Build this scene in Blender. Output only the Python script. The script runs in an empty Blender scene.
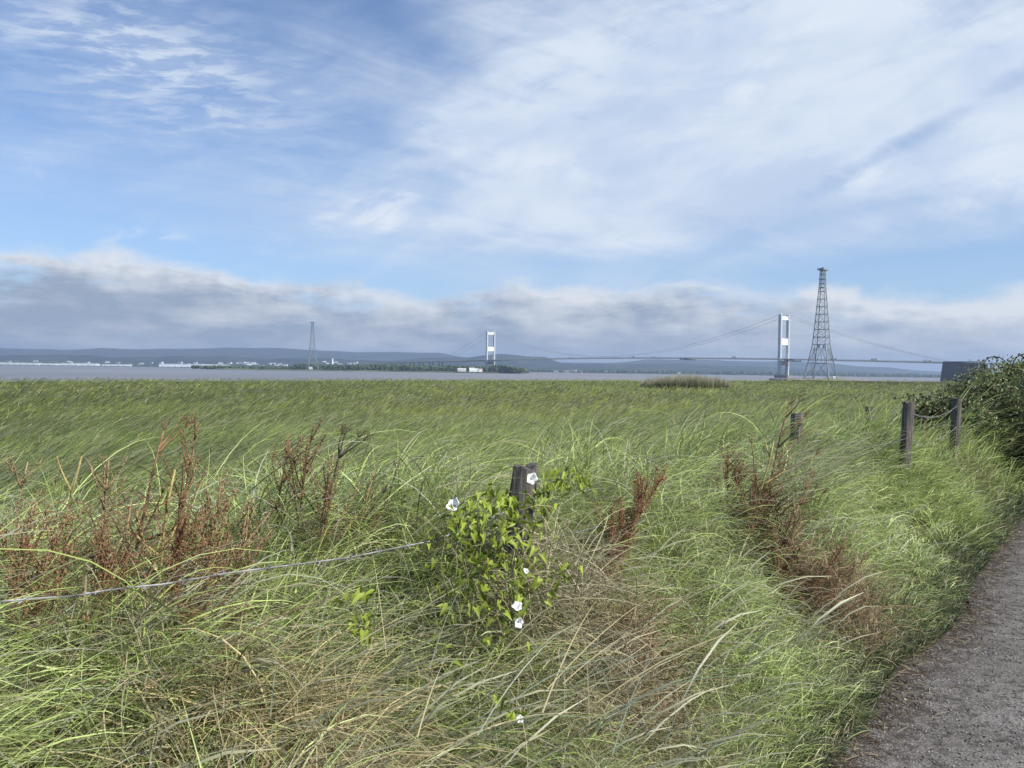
import bpy, math, random
import numpy as np
from mathutils import Vector, Matrix
R = math.radians
rng = np.random.default_rng(7)
random.seed(7)
scene = bpy.context.scene
COL = scene.collection

# ------------------------------------------------------------------ camera
EYE = 1.6
F = 769.0
PITCH, ROLL = R(-0.97), R(0.785)
cam = bpy.data.cameras.new('camera')
cam.lens = F / 1024 * 36.0
cam.sensor_width = 36.0
cam.clip_start, cam.clip_end = 0.05, 60000
co = bpy.data.objects.new('camera', cam)
COL.objects.link(co)
co.matrix_world = Matrix.Translation((0, 0, EYE)) @ Matrix.Rotation(R(90) + PITCH, 4, 'X') @ Matrix.Rotation(ROLL, 4, 'Z')
scene.camera = co
scene.view_settings.view_transform = 'Standard'
scene.view_settings.look = 'None'
scene.view_settings.gamma = 1
scene.view_settings.use_curve_mapping = False
scene.view_settings.exposure = 0.50
scene.cycles.volume_bounces = 0
scene.cycles.max_bounces = 5
scene.cycles.diffuse_bounces = 3
scene.cycles.transmission_bounces = 3
scene.cycles.transparent_max_bounces = 8

# ------------------------------------------------------------------ sun
SUN_EL, SUN_AZ = R(42), R(126)      # azimuth clockwise from +Y (view direction): to the right, a little behind
sd = Vector((math.sin(SUN_AZ) * math.cos(SUN_EL), math.cos(SUN_AZ) * math.cos(SUN_EL), math.sin(SUN_EL)))
sun = bpy.data.lights.new('sun', 'SUN')
sun.energy = 4.4
sun.angle = R(1.2)
sun.color = (1.0, 0.95, 0.87)
so = bpy.data.objects.new('sun', sun)
so.rotation_euler = sd.to_track_quat('Z', 'Y').to_euler()
COL.objects.link(so)

# ------------------------------------------------------------------ sky with clouds (world shader, by direction only)
world = bpy.data.worlds.new('World')
scene.world = world
world.use_nodes = True
world.cycles.sampling_method = 'MANUAL'
world.cycles.sample_map_resolution = 256
wt = world.node_tree
for n in list(wt.nodes):
    wt.nodes.remove(n)
NT = [wt]


def _sock(v, inp):
    if isinstance(v, E):
        NT[0].links.new(v.s, inp)
    elif isinstance(v, bpy.types.NodeSocket):
        NT[0].links.new(v, inp)
    else:
        inp.default_value = v


class E:
    """a tiny wrapper: python arithmetic makes math nodes"""
    def __init__(self, s): self.s = s
    def _m(self, op, *a):
        n = NT[0].nodes.new('ShaderNodeMath'); n.operation = op
        for i, v in enumerate((self,) + a): _sock(v, n.inputs[i])
        return E(n.outputs[0])
    def __add__(self, o): return self._m('ADD', o)
    __radd__ = __add__
    def __sub__(self, o): return self._m('SUBTRACT', o)
    def __rsub__(self, o): return (self * -1.0) + o
    def __mul__(self, o): return self._m('MULTIPLY', o)
    __rmul__ = __mul__
    def __truediv__(self, o): return self._m('DIVIDE', o)
    def f(self, op, *a): return self._m(op, *a)
    def clamp(self): return self._m('MAXIMUM', 0.0)._m('MINIMUM', 1.0)
    def ss(self, a, b, lo=0.0, hi=1.0):
        n = NT[0].nodes.new('ShaderNodeMapRange'); n.interpolation_type = 'SMOOTHSTEP'
        _sock(self, n.inputs[0])
        for i, v in enumerate((a, b, lo, hi)): n.inputs[i + 1].default_value = v
        return E(n.outputs[0])


def comb(x, y, z=0.0):
    n = NT[0].nodes.new('ShaderNodeCombineXYZ')
    for i, v in enumerate((x, y, z)): _sock(v, n.inputs[i])
    return E(n.outputs[0])


def noise(vec, scale, detail=4.0, rough=0.55, dist=0.0):
    n = NT[0].nodes.new('ShaderNodeTexNoise')
    _sock(vec, n.inputs['Vector'])
    n.inputs['Scale'].default_value = scale
    n.inputs['Detail'].default_value = detail
    n.inputs['Roughness'].default_value = rough
    n.inputs['Distortion'].default_value = dist
    return E(n.outputs[0])


def mixc(f, a, b):
    n = NT[0].nodes.new('ShaderNodeMix'); n.data_type = 'RGBA'
    _sock(f, n.inputs[0]); _sock(a, n.inputs[6]); _sock(b, n.inputs[7])
    return E(n.outputs[2])


HX0, HXS = 364.0, 14.0 / 1024


def sky_av(px, py):                 # a picture position as (azimuth, slope above the horizon)
    a = math.atan((px - 512) / F)
    return a, (HX0 + HXS * px - py) / F * math.cos(a)


tc = wt.nodes.new('ShaderNodeTexCoord')
sp = wt.nodes.new('ShaderNodeSeparateXYZ')
wt.links.new(tc.outputs['Generated'], sp.inputs[0])
dx, dy, dz = (E(sp.outputs[i]) for i in range(3))
az = dx.f('ARCTAN2', dy)
hyp = (dx * dx + dy * dy).f('SQRT') + 1e-4
el = dz / hyp
inv = 1.0 / 1.0
zc = dz.f('MAXIMUM', 0.0) + 0.10
px_, py_ = dx / zc, dy / zc         # position on a high flat cloud layer


def blob(px, py, rx, ry, ang=0.0):
    """soft patch: centre and radii in picture pixels, turned by ang degrees"""
    a0, v0 = sky_av(px, py)
    ra, rv = rx / F, ry / F
    c, s = math.cos(R(ang)), math.sin(R(ang))
    du, dv = az - a0, el - v0
    p = (du * c + dv * s) / ra
    q = (dv * c - du * s) / rv
    return (((p * p + q * q) * -1.0).f('EXPONENT'))


sky = wt.nodes.new('ShaderNodeTexSky')
sky.sky_type = 'NISHITA'
sky.sun_disc = False
sky.sun_elevation = SUN_EL
sky.sun_rotation = SUN_AZ
sky.air_density = 1.0
sky.dust_density = 0.4
sky.ozone_density = 1.6
tn = wt.nodes.new('ShaderNodeMix'); tn.data_type = 'RGBA'; tn.blend_type = 'MULTIPLY'; tn.inputs[0].default_value = 1.0
wt.links.new(sky.outputs[0], tn.inputs[6]); tn.inputs[7].default_value = (0.70, 0.93, 1.22, 1)
blue = E(tn.outputs[2])
blue = mixc(el.ss(0.32, 0.08, 0.04, 0.34), blue, (6.0, 7.3, 9.0, 1))
STR = 0.081

P = comb(px_, py_)
warp = noise(P, 0.55, 3.0)
warp2 = noise(comb(px_ + 7.0, py_), 0.55, 3.0)
PW = comb(px_ + warp * 1.3, py_ + warp2 * 1.3)
# long streaks seen towards the right, drawn out along one wind direction
sa = R(33)
q1 = px_ * math.cos(sa) + py_ * math.sin(sa)
q2 = py_ * math.cos(sa) - px_ * math.sin(sa)
streak = noise(comb(q1 * 0.22 + warp * 0.5, q2 * 1.5 + warp2 * 0.9), 1.6, 7.0, 0.62)
fine = noise(comb(az * 1.0 + warp * 0.12, el * 2.5 - az * 0.5 + warp2 * 0.2), 7.5, 7.0, 0.62, 0.4)
soft = noise(comb(az, el * 2.2), 3.2, 4.0, 0.5)
veil = (blob(720, 60, 270, 170) * 0.95 + blob(640, 190, 220, 62) * 0.62 + blob(1000, 110, 180, 90) * 0.6
        + blob(480, 120, 110, 140) * 0.22 + blob(330, 222, 115, 36, 0) * 0.46 + blob(90, 60, 150, 60) * 0.22
        + blob(300, 150, 330, 50, 12) * 0.12 + blob(560, 225, 130, 40) * 0.25 + blob(900, 170, 60, 12, 0) * 0.30
        + blob(960, 200, 50, 10, 15) * 0.25 + blob(40, 150, 60, 24) * 0.10 + 0.05)
veil = veil - blob(885, 152, 105, 13, 26) * (0.35 + fine * 0.7) - blob(230, 265, 190, 22, -6) * 0.16 - blob(930, 268, 150, 22) * 0.5 \
    - blob(560, 262, 70, 10) * 0.3 - blob(400, 30, 80, 26, -30) * 0.25 - blob(385, 140, 50, 24, -25) * 0.18 - blob(800, 225, 150, 10, 12) * 0.22
rp = az * math.cos(0.35) + el * math.sin(0.35)
rq = el * math.cos(0.12) - az * math.sin(0.12)
rip = noise(comb(rp * 9.0 + fine * 0.9, rq * 40.0 + fine * 1.0), 1.9, 4.0, 0.6).ss(0.42, 0.64)
veil = veil + rip * blob(130, 62, 135, 58, -12) * 0.50
vq = veil.f('MAXIMUM', 0.03).f('SQRT')
band = noise(comb(az * 1.0 + warp2 * 0.2, el * 9.0 + warp * 0.3), 5.0, 7.0, 0.62)
fil = noise(comb(q1 * 0.5 + warp * 0.6, q2 * 5.0 + warp2 * 1.2), 2.2, 6.0, 0.65)
cir = (veil * 1.10 + (fine - 0.5) * 0.85 * vq + (streak - 0.5) * 1.0 * vq + (band - 0.5) * 0.55 * vq * el.ss(0.38, 0.20) + (fil - 0.5) * 0.75 * vq).clamp()
cir = cir * el.ss(0.02, 0.12)
lump = noise(comb(az, el * 1.6), 9.0, 8.0, 0.62)
veilcol = mixc((soft * 0.6 + fine * 0.4).ss(0.38, 0.60), (5.1, 6.1, 7.7, 1), (6.9, 7.6, 8.5, 1))
c1 = mixc((cir * 0.92).clamp(), blue, veilcol)

# brighter wisps
wisp = (fine.ss(0.49, 0.64) * (blob(330, 238, 60, 20, 12) + blob(395, 205, 60, 22, 20) * 0.7 + blob(160, 242, 50, 12, -8) * 0.8
        + blob(560, 172, 90, 14) * 0.5 + blob(760, 75, 90, 14, 38) * 0.5 + blob(1010, 195, 22, 14, 25) * 1.1 + blob(905, 165, 90, 14, 10) * 0.7 + blob(30, 165, 30, 8, -10) * 0.5)).clamp()
c1 = mixc(wisp * 0.9, c1, (7.6, 8.1, 8.7, 1))

# low cloud bank
tops = [(-60, 262), (30, 243), (150, 252), (200, 262), (290, 285), (345, 282), (420, 292), (520, 283), (640, 285), (760, 283), (850, 286), (930, 294), (1000, 288), (1100, 280)]
rampn = wt.nodes.new('ShaderNodeFloatCurve')
cv = rampn.mapping.curves[0]
pts = [(0.0, 0.12)] + [((sky_av(*t)[0] + math.pi) / (2 * math.pi), sky_av(*t)[1] * 3) for t in tops] + [(1.0, 0.36)]
pts[0] = (0.0, 0.36)
while len(cv.points) < len(pts):
    cv.points.new(0.5, 0.5)
for p_, q_ in zip(cv.points, pts):
    p_.location = q_
    p_.handle_type = 'AUTO'
rampn.mapping.update()
_sock((az + math.pi) / (2 * math.pi), rampn.inputs['Value'])
top = E(rampn.outputs[0]) / 3.0
d = top - el + (lump - 0.5) * 0.055 + (fine - 0.5) * 0.05 - 0.002
bank = d.ss(-0.008, 0.016) * (el * 40.0 + 1.0).clamp()
big = noise(comb(az, el * 2.6), 4.6, 5.0, 0.5)
tone = ((el / (top + 1e-3)).clamp() * 0.40 + (big - 0.5) * 1.8 + (lump - 0.5) * 1.0 + (noise(comb(az + 5.0, el * 4.5), 7.0, 7.0, 0.6) - 0.5) * 2.4 + 0.12).clamp()
lump2 = noise(comb(az - 0.012, (el - 0.010) * 1.6), 9.0, 8.0, 0.62)
relief = (lump2 - lump) * 2.6 * d.ss(0.10, 0.01, 0.35, 1.0)  # offset lump noise paints lit and shaded sides into the clouds
tone = (tone + relief + az.ss(-0.2, 0.6) * 0.22 - blob(200, 330, 260, 30) * 0.16 - blob(620, 315, 80, 16) * 0.25 + blob(960, 300, 130, 14) * 0.3 + blob(25, 255, 45, 9) * 0.5 + blob(160, 258, 60, 9, -6) * 0.45 + blob(380, 300, 60, 12) * 0.2 + d.ss(0.03, 0.0) * 0.45).clamp()
bankcol = mixc(tone, (3.0, 3.6, 4.6, 1), (7.4, 7.6, 7.9, 1))
bankcol = mixc(el.ss(0.045, 0.0) * 0.55, bankcol, (4.3, 5.2, 6.4, 1))
brk = noise(comb(az + 3.0, el * 3.2), 6.0, 6.0, 0.6)
c2 = mixc(bank * (0.97 - brk.ss(0.50, 0.66) * el.ss(0.04, 0.09) * 0.7), c1, bankcol)
bg = wt.nodes.new('ShaderNodeBackground')
_sock(c2, bg.inputs[0])
bg.inputs[1].default_value = STR
wo = wt.nodes.new('ShaderNodeOutputWorld')
wt.links.new(bg.outputs[0], wo.inputs[0])


# ------------------------------------------------------------------ helpers
def tag(o, label=None, cat=None, group=None, kind=None):
    if label: o['label'] = label
    if cat: o['category'] = cat
    if group: o['group'] = group
    if kind: o['kind'] = kind
    return o


def empty(name, loc=(0, 0, 0), rz=0.0):
    o = bpy.data.objects.new(name, None)
    o.empty_display_size = 0.2
    COL.objects.link(o)
    o.location = loc
    o.rotation_euler = (0, 0, rz)
    return o


def mesh_obj(name, V, Fc, mat, parent=None, colors=None, smooth=False, matidx=None):
    """one mesh object from numpy arrays; faces all of one size, or a python list of mixed faces"""
    me = bpy.data.meshes.new(name)
    V = np.asarray(V, dtype=np.float32).reshape(-1, 3)
    if isinstance(Fc, np.ndarray):
        k = Fc.shape[1]
        nf = len(Fc)
        me.vertices.add(len(V))
        me.vertices.foreach_set('co', V.ravel())
        me.loops.add(nf * k)
        me.loops.foreach_set('vertex_index', Fc.astype(np.int32).ravel())
        me.polygons.add(nf)
        me.polygons.foreach_set('loop_start', np.arange(0, nf * k, k, dtype=np.int32))
        if matidx is not None:
            me.polygons.foreach_set('material_index', np.asarray(matidx, dtype=np.int32))
        me.update(calc_edges=True)
    else:
        me.from_pydata([tuple(map(float, v)) for v in V], [], [tuple(f) for f in Fc])
        if matidx is not None:
            me.polygons.foreach_set('material_index', np.asarray(matidx, dtype=np.int32))
    if smooth:
        me.polygons.foreach_set('use_smooth', np.ones(len(me.polygons), dtype=bool))
    if colors is not None:
        c = np.ones((len(V), 4), dtype=np.float32)
        c[:, :3] = colors
        ca = me.color_attributes.new('Col', 'FLOAT_COLOR', 'POINT')
        ca.data.foreach_set('color', c.ravel())
    mats = mat if isinstance(mat, (list, tuple)) else [mat]
    for m in mats:
        me.materials.append(m)
    o = bpy.data.objects.new(name, me)
    COL.objects.link(o)
    if parent: o.parent = parent
    return o


class MB:
    """collects simple solids into one mesh"""
    def __init__(self): self.v, self.f, self.m = [], [], []
    def add(self, vs, fs, mi=0):
        b = len(self.v)
        self.v += [tuple(v) for v in vs]
        for f in fs:
            self.f.append(tuple(b + i for i in f)); self.m.append(mi)
        return self
    def box(self, c, s, rz=0.0, top=1.0, mi=0):
        hx, hy, hz = s[0] / 2, s[1] / 2, s[2] / 2
        vs = []
        for z, k in ((-hz, 1.0), (hz, top)):
            for x, y in ((-hx, -hy), (hx, -hy), (hx, hy), (-hx, hy)):
                x_, y_ = x * k, y * k
                vs.append((c[0] + x_ * math.cos(rz) - y_ * math.sin(rz), c[1] + x_ * math.sin(rz) + y_ * math.cos(rz), c[2] + z))
        return self.add(vs, [(0, 3, 2, 1), (4, 5, 6, 7), (0, 1, 5, 4), (1, 2, 6, 5), (2, 3, 7, 6), (3, 0, 4, 7)], mi)
    def tube(self, pts, rad, n=6, mi=0, caps=True):
        pts = [Vector(p) for p in pts]
        if not hasattr(rad, '__len__'): rad = [rad] * len(pts)
        vs, fs = [], []
        t0 = (pts[1] - pts[0]).normalized()
        up = Vector((0, 0, 1)) if abs(t0.z) < 0.9 else Vector((1, 0, 0))
        s = t0.cross(up).normalized()
        for i, p in enumerate(pts):
            t = (pts[min(i + 1, len(pts) - 1)] - pts[max(i - 1, 0)])
            if t.length < 1e-9: t = t0.copy()
            t.normalize()
            s = (s - t * s.dot(t)).normalized()
            u = t.cross(s)
            for k in range(n):
                a = 2 * math.pi * k / n
                vs.append(p + (s * math.cos(a) + u * math.sin(a)) * rad[i])
        for i in range(len(pts) - 1):
            for k in range(n):
                a, b = i * n + k, i * n + (k + 1) % n
                fs.append((a, b, b + n, a + n))
        if caps:
            fs.append(tuple(range(n - 1, -1, -1)))
            fs.append(tuple(range((len(pts) - 1) * n, len(pts) * n)))
        return self.add(vs, fs, mi)
    def build(self, name, mat, parent=None, smooth=False):
        return mesh_obj(name, np.array(self.v), self.f, mat, parent, smooth=smooth, matidx=self.m if isinstance(mat, (list, tuple)) else None)


def new_mat(name):
    m = bpy.data.materials.new(name)
    m.use_nodes = True
    nt = m.node_tree
    NT[0] = nt
    b = nt.nodes['Principled BSDF']
    return m, nt, b


def geo_pos():
    n = NT[0].nodes.new('ShaderNodeTexCoord')
    return E(n.outputs['Object'])


def plain(name, col, rough=0.8, var=0.25, scale=3.0, metal=0.0, stretch=None, bump=0.0, bscale=40.0, spec=0.3):
    m, nt, b = new_mat(name)
    v = geo_pos()
    if stretch:
        mp = nt.nodes.new('ShaderNodeMapping'); mp.inputs['Scale'].default_value = stretch
        _sock(v, mp.inputs[0]); v = E(mp.outputs[0])
    n = noise(v, scale, 6.0, 0.6)
    c0 = tuple(x * (1 - var) for x in col) + (1,)
    c1_ = tuple(min(1, x * (1 + var)) for x in col) + (1,)
    _sock(mixc(n.ss(0.3, 0.7), c0, c1_), b.inputs['Base Color'])
    b.inputs['Roughness'].default_value = rough
    b.inputs['Metallic'].default_value = metal
    b.inputs['Specular IOR Level'].default_value = spec
    if bump:
        bp = nt.nodes.new('ShaderNodeBump')
        bp.inputs['Strength'].default_value = bump
        bp.inputs['Distance'].default_value = 0.02
        _sock(noise(v, bscale, 5.0, 0.65), bp.inputs['Height'])
        nt.links.new(bp.outputs[0], b.inputs['Normal'])
    return m


def leafy(name, transl=0.3, rough=0.5, spec=0.35):
    """thin plant matter coloured by its colour attribute, lets some light through"""
    m, nt, b = new_mat(name)
    at_ = nt.nodes.new('ShaderNodeVertexColor'); at_.layer_name = 'Col'
    nt.links.new(at_.outputs[0], b.inputs['Base Color'])
    b.inputs['Roughness'].default_value = rough
    b.inputs['Specular IOR Level'].default_value = spec
    tr = nt.nodes.new('ShaderNodeBsdfTranslucent')
    nt.links.new(at_.outputs[0], tr.inputs[0])
    mx = nt.nodes.new('ShaderNodeMixShader')
    mx.inputs[0].default_value = transl
    nt.links.new(b.outputs[0], mx.inputs[1])
    nt.links.new(tr.outputs[0], mx.inputs[2])
    nt.links.new(mx.outputs[0], nt.nodes['Material Output'].inputs[0])
    return m


def vnoise(x, y, seed=0):
    """smooth value noise on numpy arrays, 0..1"""
    xi, yi = np.floor(x).astype(np.int64), np.floor(y).astype(np.int64)
    fx, fy = x - xi, y - yi
    fx, fy = fx * fx * (3 - 2 * fx), fy * fy * (3 - 2 * fy)
    def h(a, b):
        n = (a * 374761393 + b * 668265263 + seed * 974634777) & 0xffffffff
        n = ((n ^ (n >> 13)) * 1274126177) & 0xffffffff
        return ((n ^ (n >> 16)) & 0xffff) / 65535.0
    return (h(xi, yi) * (1 - fx) + h(xi + 1, yi) * fx) * (1 - fy) + (h(xi, yi + 1) * (1 - fx) + h(xi + 1, yi + 1) * fx) * fy


def fbm(x, y, seed=0, o=4):
    s, a, t = 0.0, 1.0, 0.0
    for i in range(o):
        s = s + a * vnoise(x * 2 ** i, y * 2 ** i, seed + i * 17); t += a; a *= 0.5
    return s / t


def sstep(x, a, b):
    t = np.clip((x - a) / (b - a), 0, 1)
    return t * t * (3 - 2 * t)


def spot(x, y, cx, cy, r):
    return np.exp(-(((x - cx) ** 2 + (y - cy) ** 2) / (r * r)))


# ------------------------------------------------------------------ the lie of the land
PY = np.array([-60, -12, -4, -0.5, 1.5, 2.7, 3.14, 3.51, 4.14, 4.83, 5.9, 8.6, 13, 20, 40, 90])
PX = np.array([-52, -12, -4.6, -1.6, 0.15, 1.0, 1.34, 1.65, 2.09, 2.79, 3.56, 5.7, 10.6, 18, 38, 87])


def verge_d(x, y):      # metres left of the path's left edge
    return (np.interp(y, PY, PX) - x) * 0.78


ET = np.array([-1.4, -0.666, -0.33, 0.0, 0.375, 0.52, 0.666, 1.2])
EY = np.array([40, 95, 125, 175, 235, 262, 275, 240])
ANG = np.arctan(ET)


def edge_r(x, y):       # how far the saltmarsh reaches in that direction
    a = np.arctan2(x, y)
    return np.interp(a, [-math.pi, -1.3] + list(ANG) + [1.5, math.pi], [150, 120] + list(EY / np.cos(ANG)) + [400, 150])


WATER = -6.4


def ground(x, y):
    x, y = np.asarray(x, float), np.asarray(y, float)
    d = verge_d(x, y)
    z = 0.10 * sstep(d, 0.0, 0.35) + 0.10 * sstep(d, 0.4, 1.1) - 0.55 * sstep(d, 1.4, 9.0) - 0.25 * sstep(d, 8, 30)
    z = np.where(d <= 0, -0.03, z)
    z = z + (0.16 + 0.19 * sstep(y, 3.5, 6.5)) * np.exp(-((d - 1.15) / 0.5) ** 2) * sstep(y, 0.5, 2.0) * sstep(y, 40, 15)
    z = z + np.where(d > 0, 0.10 * (fbm(x * 0.9, y * 0.9, 3) - 0.5) * sstep(d, 0.2, 1.0), 0)
    r = np.hypot(x, y)
    e = edge_r(x, y) * (1 + 0.05 * (fbm(np.arctan2(x, y) * 26, x * 0, 14, 4) - 0.5))
    z = z - 8.5 * sstep(r, e, e + 14)
    return z


def at(px, py, Y):      # world point seen at a picture position, Y metres ahead
    u, v = (px - 512) / F, -(py - 384) / F
    dv = Matrix.Rotation(R(90) + PITCH, 3, 'X') @ Matrix.Rotation(ROLL, 3, 'Z') @ Vector((u, v, -1))
    return Vector((0, 0, EYE)) + dv * (Y / dv.y)


# ground sheet: rings about the viewpoint
NR, NA = 210, 300
rr = np.concatenate([[0.0], np.geomspace(0.4, 700, NR)])
aa = np.linspace(0, 2 * math.pi, NA, endpoint=False)
X, Y = np.outer(rr, np.sin(aa)), np.outer(rr, np.cos(aa))
Z = ground(X, Y)
idx = np.arange((NR + 1) * NA).reshape(NR + 1, NA)
q = np.stack([idx[:-1], np.roll(idx, -1, 1)[:-1], np.roll(idx, -1, 1)[1:], idx[1:]], -1).reshape(-1, 4)
m, nt, b = new_mat('soil_and_thatch')
v = geo_pos()
n1, n2, n3 = noise(v, 0.35, 5.0), noise(v, 9.0, 6.0, 0.7), noise(v, 60.0, 4.0, 0.7)
c = mixc(n2.ss(0.35, 0.65), (0.035, 0.045, 0.015, 1), (0.075, 0.085, 0.03, 1))
c = mixc(n1.ss(0.4, 0.7) * 0.5, c, (0.09, 0.075, 0.035, 1))
_sock(mixc(n3.ss(0.4, 0.7) * 0.5, c, (0.04, 0.03, 0.018, 1)), b.inputs['Base Color'])
b.inputs['Roughness'].default_value = 0.95
b.inputs['Specular IOR Level'].default_value = 0.1
tag(mesh_obj('ground', np.stack([X, Y, Z], -1), q[:, ::-1].copy(), m, smooth=True), kind='structure')

# the path, 3.2 m wide
ys = np.concatenate([np.arange(-14, 0, 0.5), np.arange(0, 14, 0.07), np.arange(14, 90, 1.0)])
W = 12
rows = []
for j in range(W + 1):
    t = j / W
    wob = (0.16 * (fbm(ys * 1.7, ys * 0 + j * 0.0, 9, 5) - 0.5) * 2) * (1 if j == 0 else 0)
    xe = np.interp(ys, PY, PX) + wob - 0.04 + t * 4.0 / 0.78 * 0.8
    yo = ys - t * 4.0 * 0.30
    rows.append(np.stack([xe, yo, 0.012 + 0.03 * math.sin(t * math.pi) + 0.006 * (fbm(xe * 3, yo * 3, 5) - 0.5)], -1))
Vp = np.stack(rows, 1)
idx = np.arange(len(ys) * (W + 1)).reshape(len(ys), W + 1)
q = np.stack([idx[:-1, :-1], idx[:-1, 1:], idx[1:, 1:], idx[1:, :-1]], -1).reshape(-1, 4)
m, nt, b = new_mat('worn_gritty_asphalt')
v = geo_pos()
vor = nt.nodes.new('ShaderNodeTexVoronoi'); vor.inputs['Scale'].default_value = 95
_sock(v, vor.inputs['Vector'])
vcol = nt.nodes.new('ShaderNodeSeparateColor'); nt.links.new(vor.outputs['Color'], vcol.inputs[0])
n1, n2, n3 = noise(v, 1.6, 5.0, 0.6), noise(v, 14.0, 5.0, 0.7), noise(v, 160.0, 3.0, 0.7)
c = mixc(n1.ss(0.35, 0.65), (0.180, 0.164, 0.146, 1), (0.245, 0.228, 0.205, 1))
c = mixc(n2.ss(0.50, 0.66) * 0.8, c, (0.045, 0.040, 0.036, 1))
c = mixc(noise(v, 45.0, 4.0, 0.7).ss(0.52, 0.62) * 0.7, c, (0.05, 0.045, 0.04, 1))
edge = nt.nodes.new('ShaderNodeVertexColor'); edge.layer_name = 'Col'
es = nt.nodes.new('ShaderNodeSeparateColor'); nt.links.new(edge.outputs[0], es.inputs[0])
c = mixc((E(es.outputs[0]) * 1.5 * n2.ss(0.32, 0.58)).clamp() * 0.85, c, (0.050, 0.038, 0.028, 1))
c = mixc(E(vcol.outputs[0]).ss(0.80, 0.98) * 0.42, c, (0.30, 0.28, 0.27, 1))
c = mixc(E(vcol.outputs[1]).ss(0.75, 0.95) * 0.42, c, (0.035, 0.032, 0.032, 1))
_sock(mixc(n3.ss(0.45, 0.7) * 0.4, c, (0.07, 0.06, 0.055, 1)), b.inputs['Base Color'])
b.inputs['Roughness'].default_value = 0.85
b.inputs['Specular IOR Level'].default_value = 0.25
bp = nt.nodes.new('ShaderNodeBump'); bp.inputs['Strength'].default_value = 0.8; bp.inputs['Distance'].default_value = 0.006
_sock(n3 * 0.6 + n2 * 0.8 + E(vor.outputs['Distance']) * 0.8, bp.inputs['Height'])
nt.links.new(bp.outputs[0], b.inputs['Normal'])
edgec = np.zeros((len(ys), W + 1, 3)); edgec[:, 0] = 1.0; edgec[:, 1] = 0.25; edgec[:, W] = 1.0
tag(mesh_obj('path', Vp, q, m, smooth=True, colors=edgec.reshape(-1, 3)), kind='structure')

# water
m, nt, b = new_mat('silty_estuary_water')
v = geo_pos()
n1 = noise(v, 0.0025, 4.0)
_sock(mixc(n1.ss(0.35, 0.65), (0.17, 0.165, 0.165, 1), (0.22, 0.215, 0.22, 1)), b.inputs['Base Color'])
b.inputs['Roughness'].default_value = 0.42
b.inputs['IOR'].default_value = 1.33
bp = nt.nodes.new('ShaderNodeBump'); bp.inputs['Strength'].default_value = 0.6; bp.inputs['Distance'].default_value = 0.5
_sock(noise(v, 0.35, 5.0, 0.65), bp.inputs['Height'])
nt.links.new(bp.outputs[0], b.inputs['Normal'])
g = np.linspace(-15000, 15000, 31)
GX, GY = np.meshgrid(g, g)
idx = np.arange(961).reshape(31, 31)
q = np.stack([idx[:-1, :-1], idx[:-1, 1:], idx[1:, 1:], idx[1:, :-1]], -1).reshape(-1, 4)
tag(mesh_obj('water', np.stack([GX, GY, GX * 0 + WATER], -1), q, m), kind='structure')

# ------------------------------------------------------------------ far shores and hills
hillm, nt, b = new_mat('wooded_hillside')
v = geo_pos()
n1, n2 = noise(v, 0.0035, 5.0, 0.6), noise(v, 0.02, 4.0, 0.6)
c = mixc(n1.ss(0.50, 0.60), (0.022, 0.032, 0.022, 1), (0.050, 0.062, 0.036, 1))
_sock(mixc(n2.ss(0.5, 0.65) * 0.5, c, (0.035, 0.05, 0.025, 1)), b.inputs['Base Color'])
b.inputs['Roughness'].default_value = 0.95
b.inputs['Specular IOR Level'].default_value = 0.1


def ridge(name, D, prof, depth, seed, rough=0.06, front=0.35, step=6.0):
    """prof: (picture x, pixels above the horizon) of the skyline; built D metres ahead, with a foot in front and a back"""
    xs = np.arange(prof[0][0], prof[-1][0] + 1, step)
    h = np.interp(xs, [p[0] for p in prof], [p[1] for p in prof])
    h = h * (1 + rough * (fbm(xs * 0.045, xs * 0, seed, 5) - 0.5) * 2)
    Xr = (xs - 512) / F * D
    Zr = EYE + h / F * D
    rows = []
    K = 22
    for k in range(K + 1):
        t = k / K * 1.6
        prof_t = math.sin(min(t, 1.0) * math.pi / 2) ** 1.15 if t <= 1 else 1 - 0.5 * ((t - 1) / 0.6) ** 2
        yy = D - depth + depth * t
        n = fbm(Xr * 0.0012 + seed, xs * 0 + t * 3.0, seed + 3, 4) - 0.5
        zz = WATER - 2 + (Zr - WATER + 2) * prof_t * (1 + 0.35 * n * (1 - abs(1 - t)) * (t < 1))
        rows.append(np.stack([Xr * (yy / D), yy + Xr * 0, zz], -1))
    V = np.stack(rows, 0)
    idx = np.arange(V.shape[0] * V.shape[1]).reshape(V.shape[:2])
    q = np.stack([idx[:-1, :-1], idx[:-1, 1:], idx[1:, 1:], idx[1:, :-1]], -1).reshape(-1, 4)
    return tag(mesh_obj(name, V, q, hillm, smooth=True), kind='structure')


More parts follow.
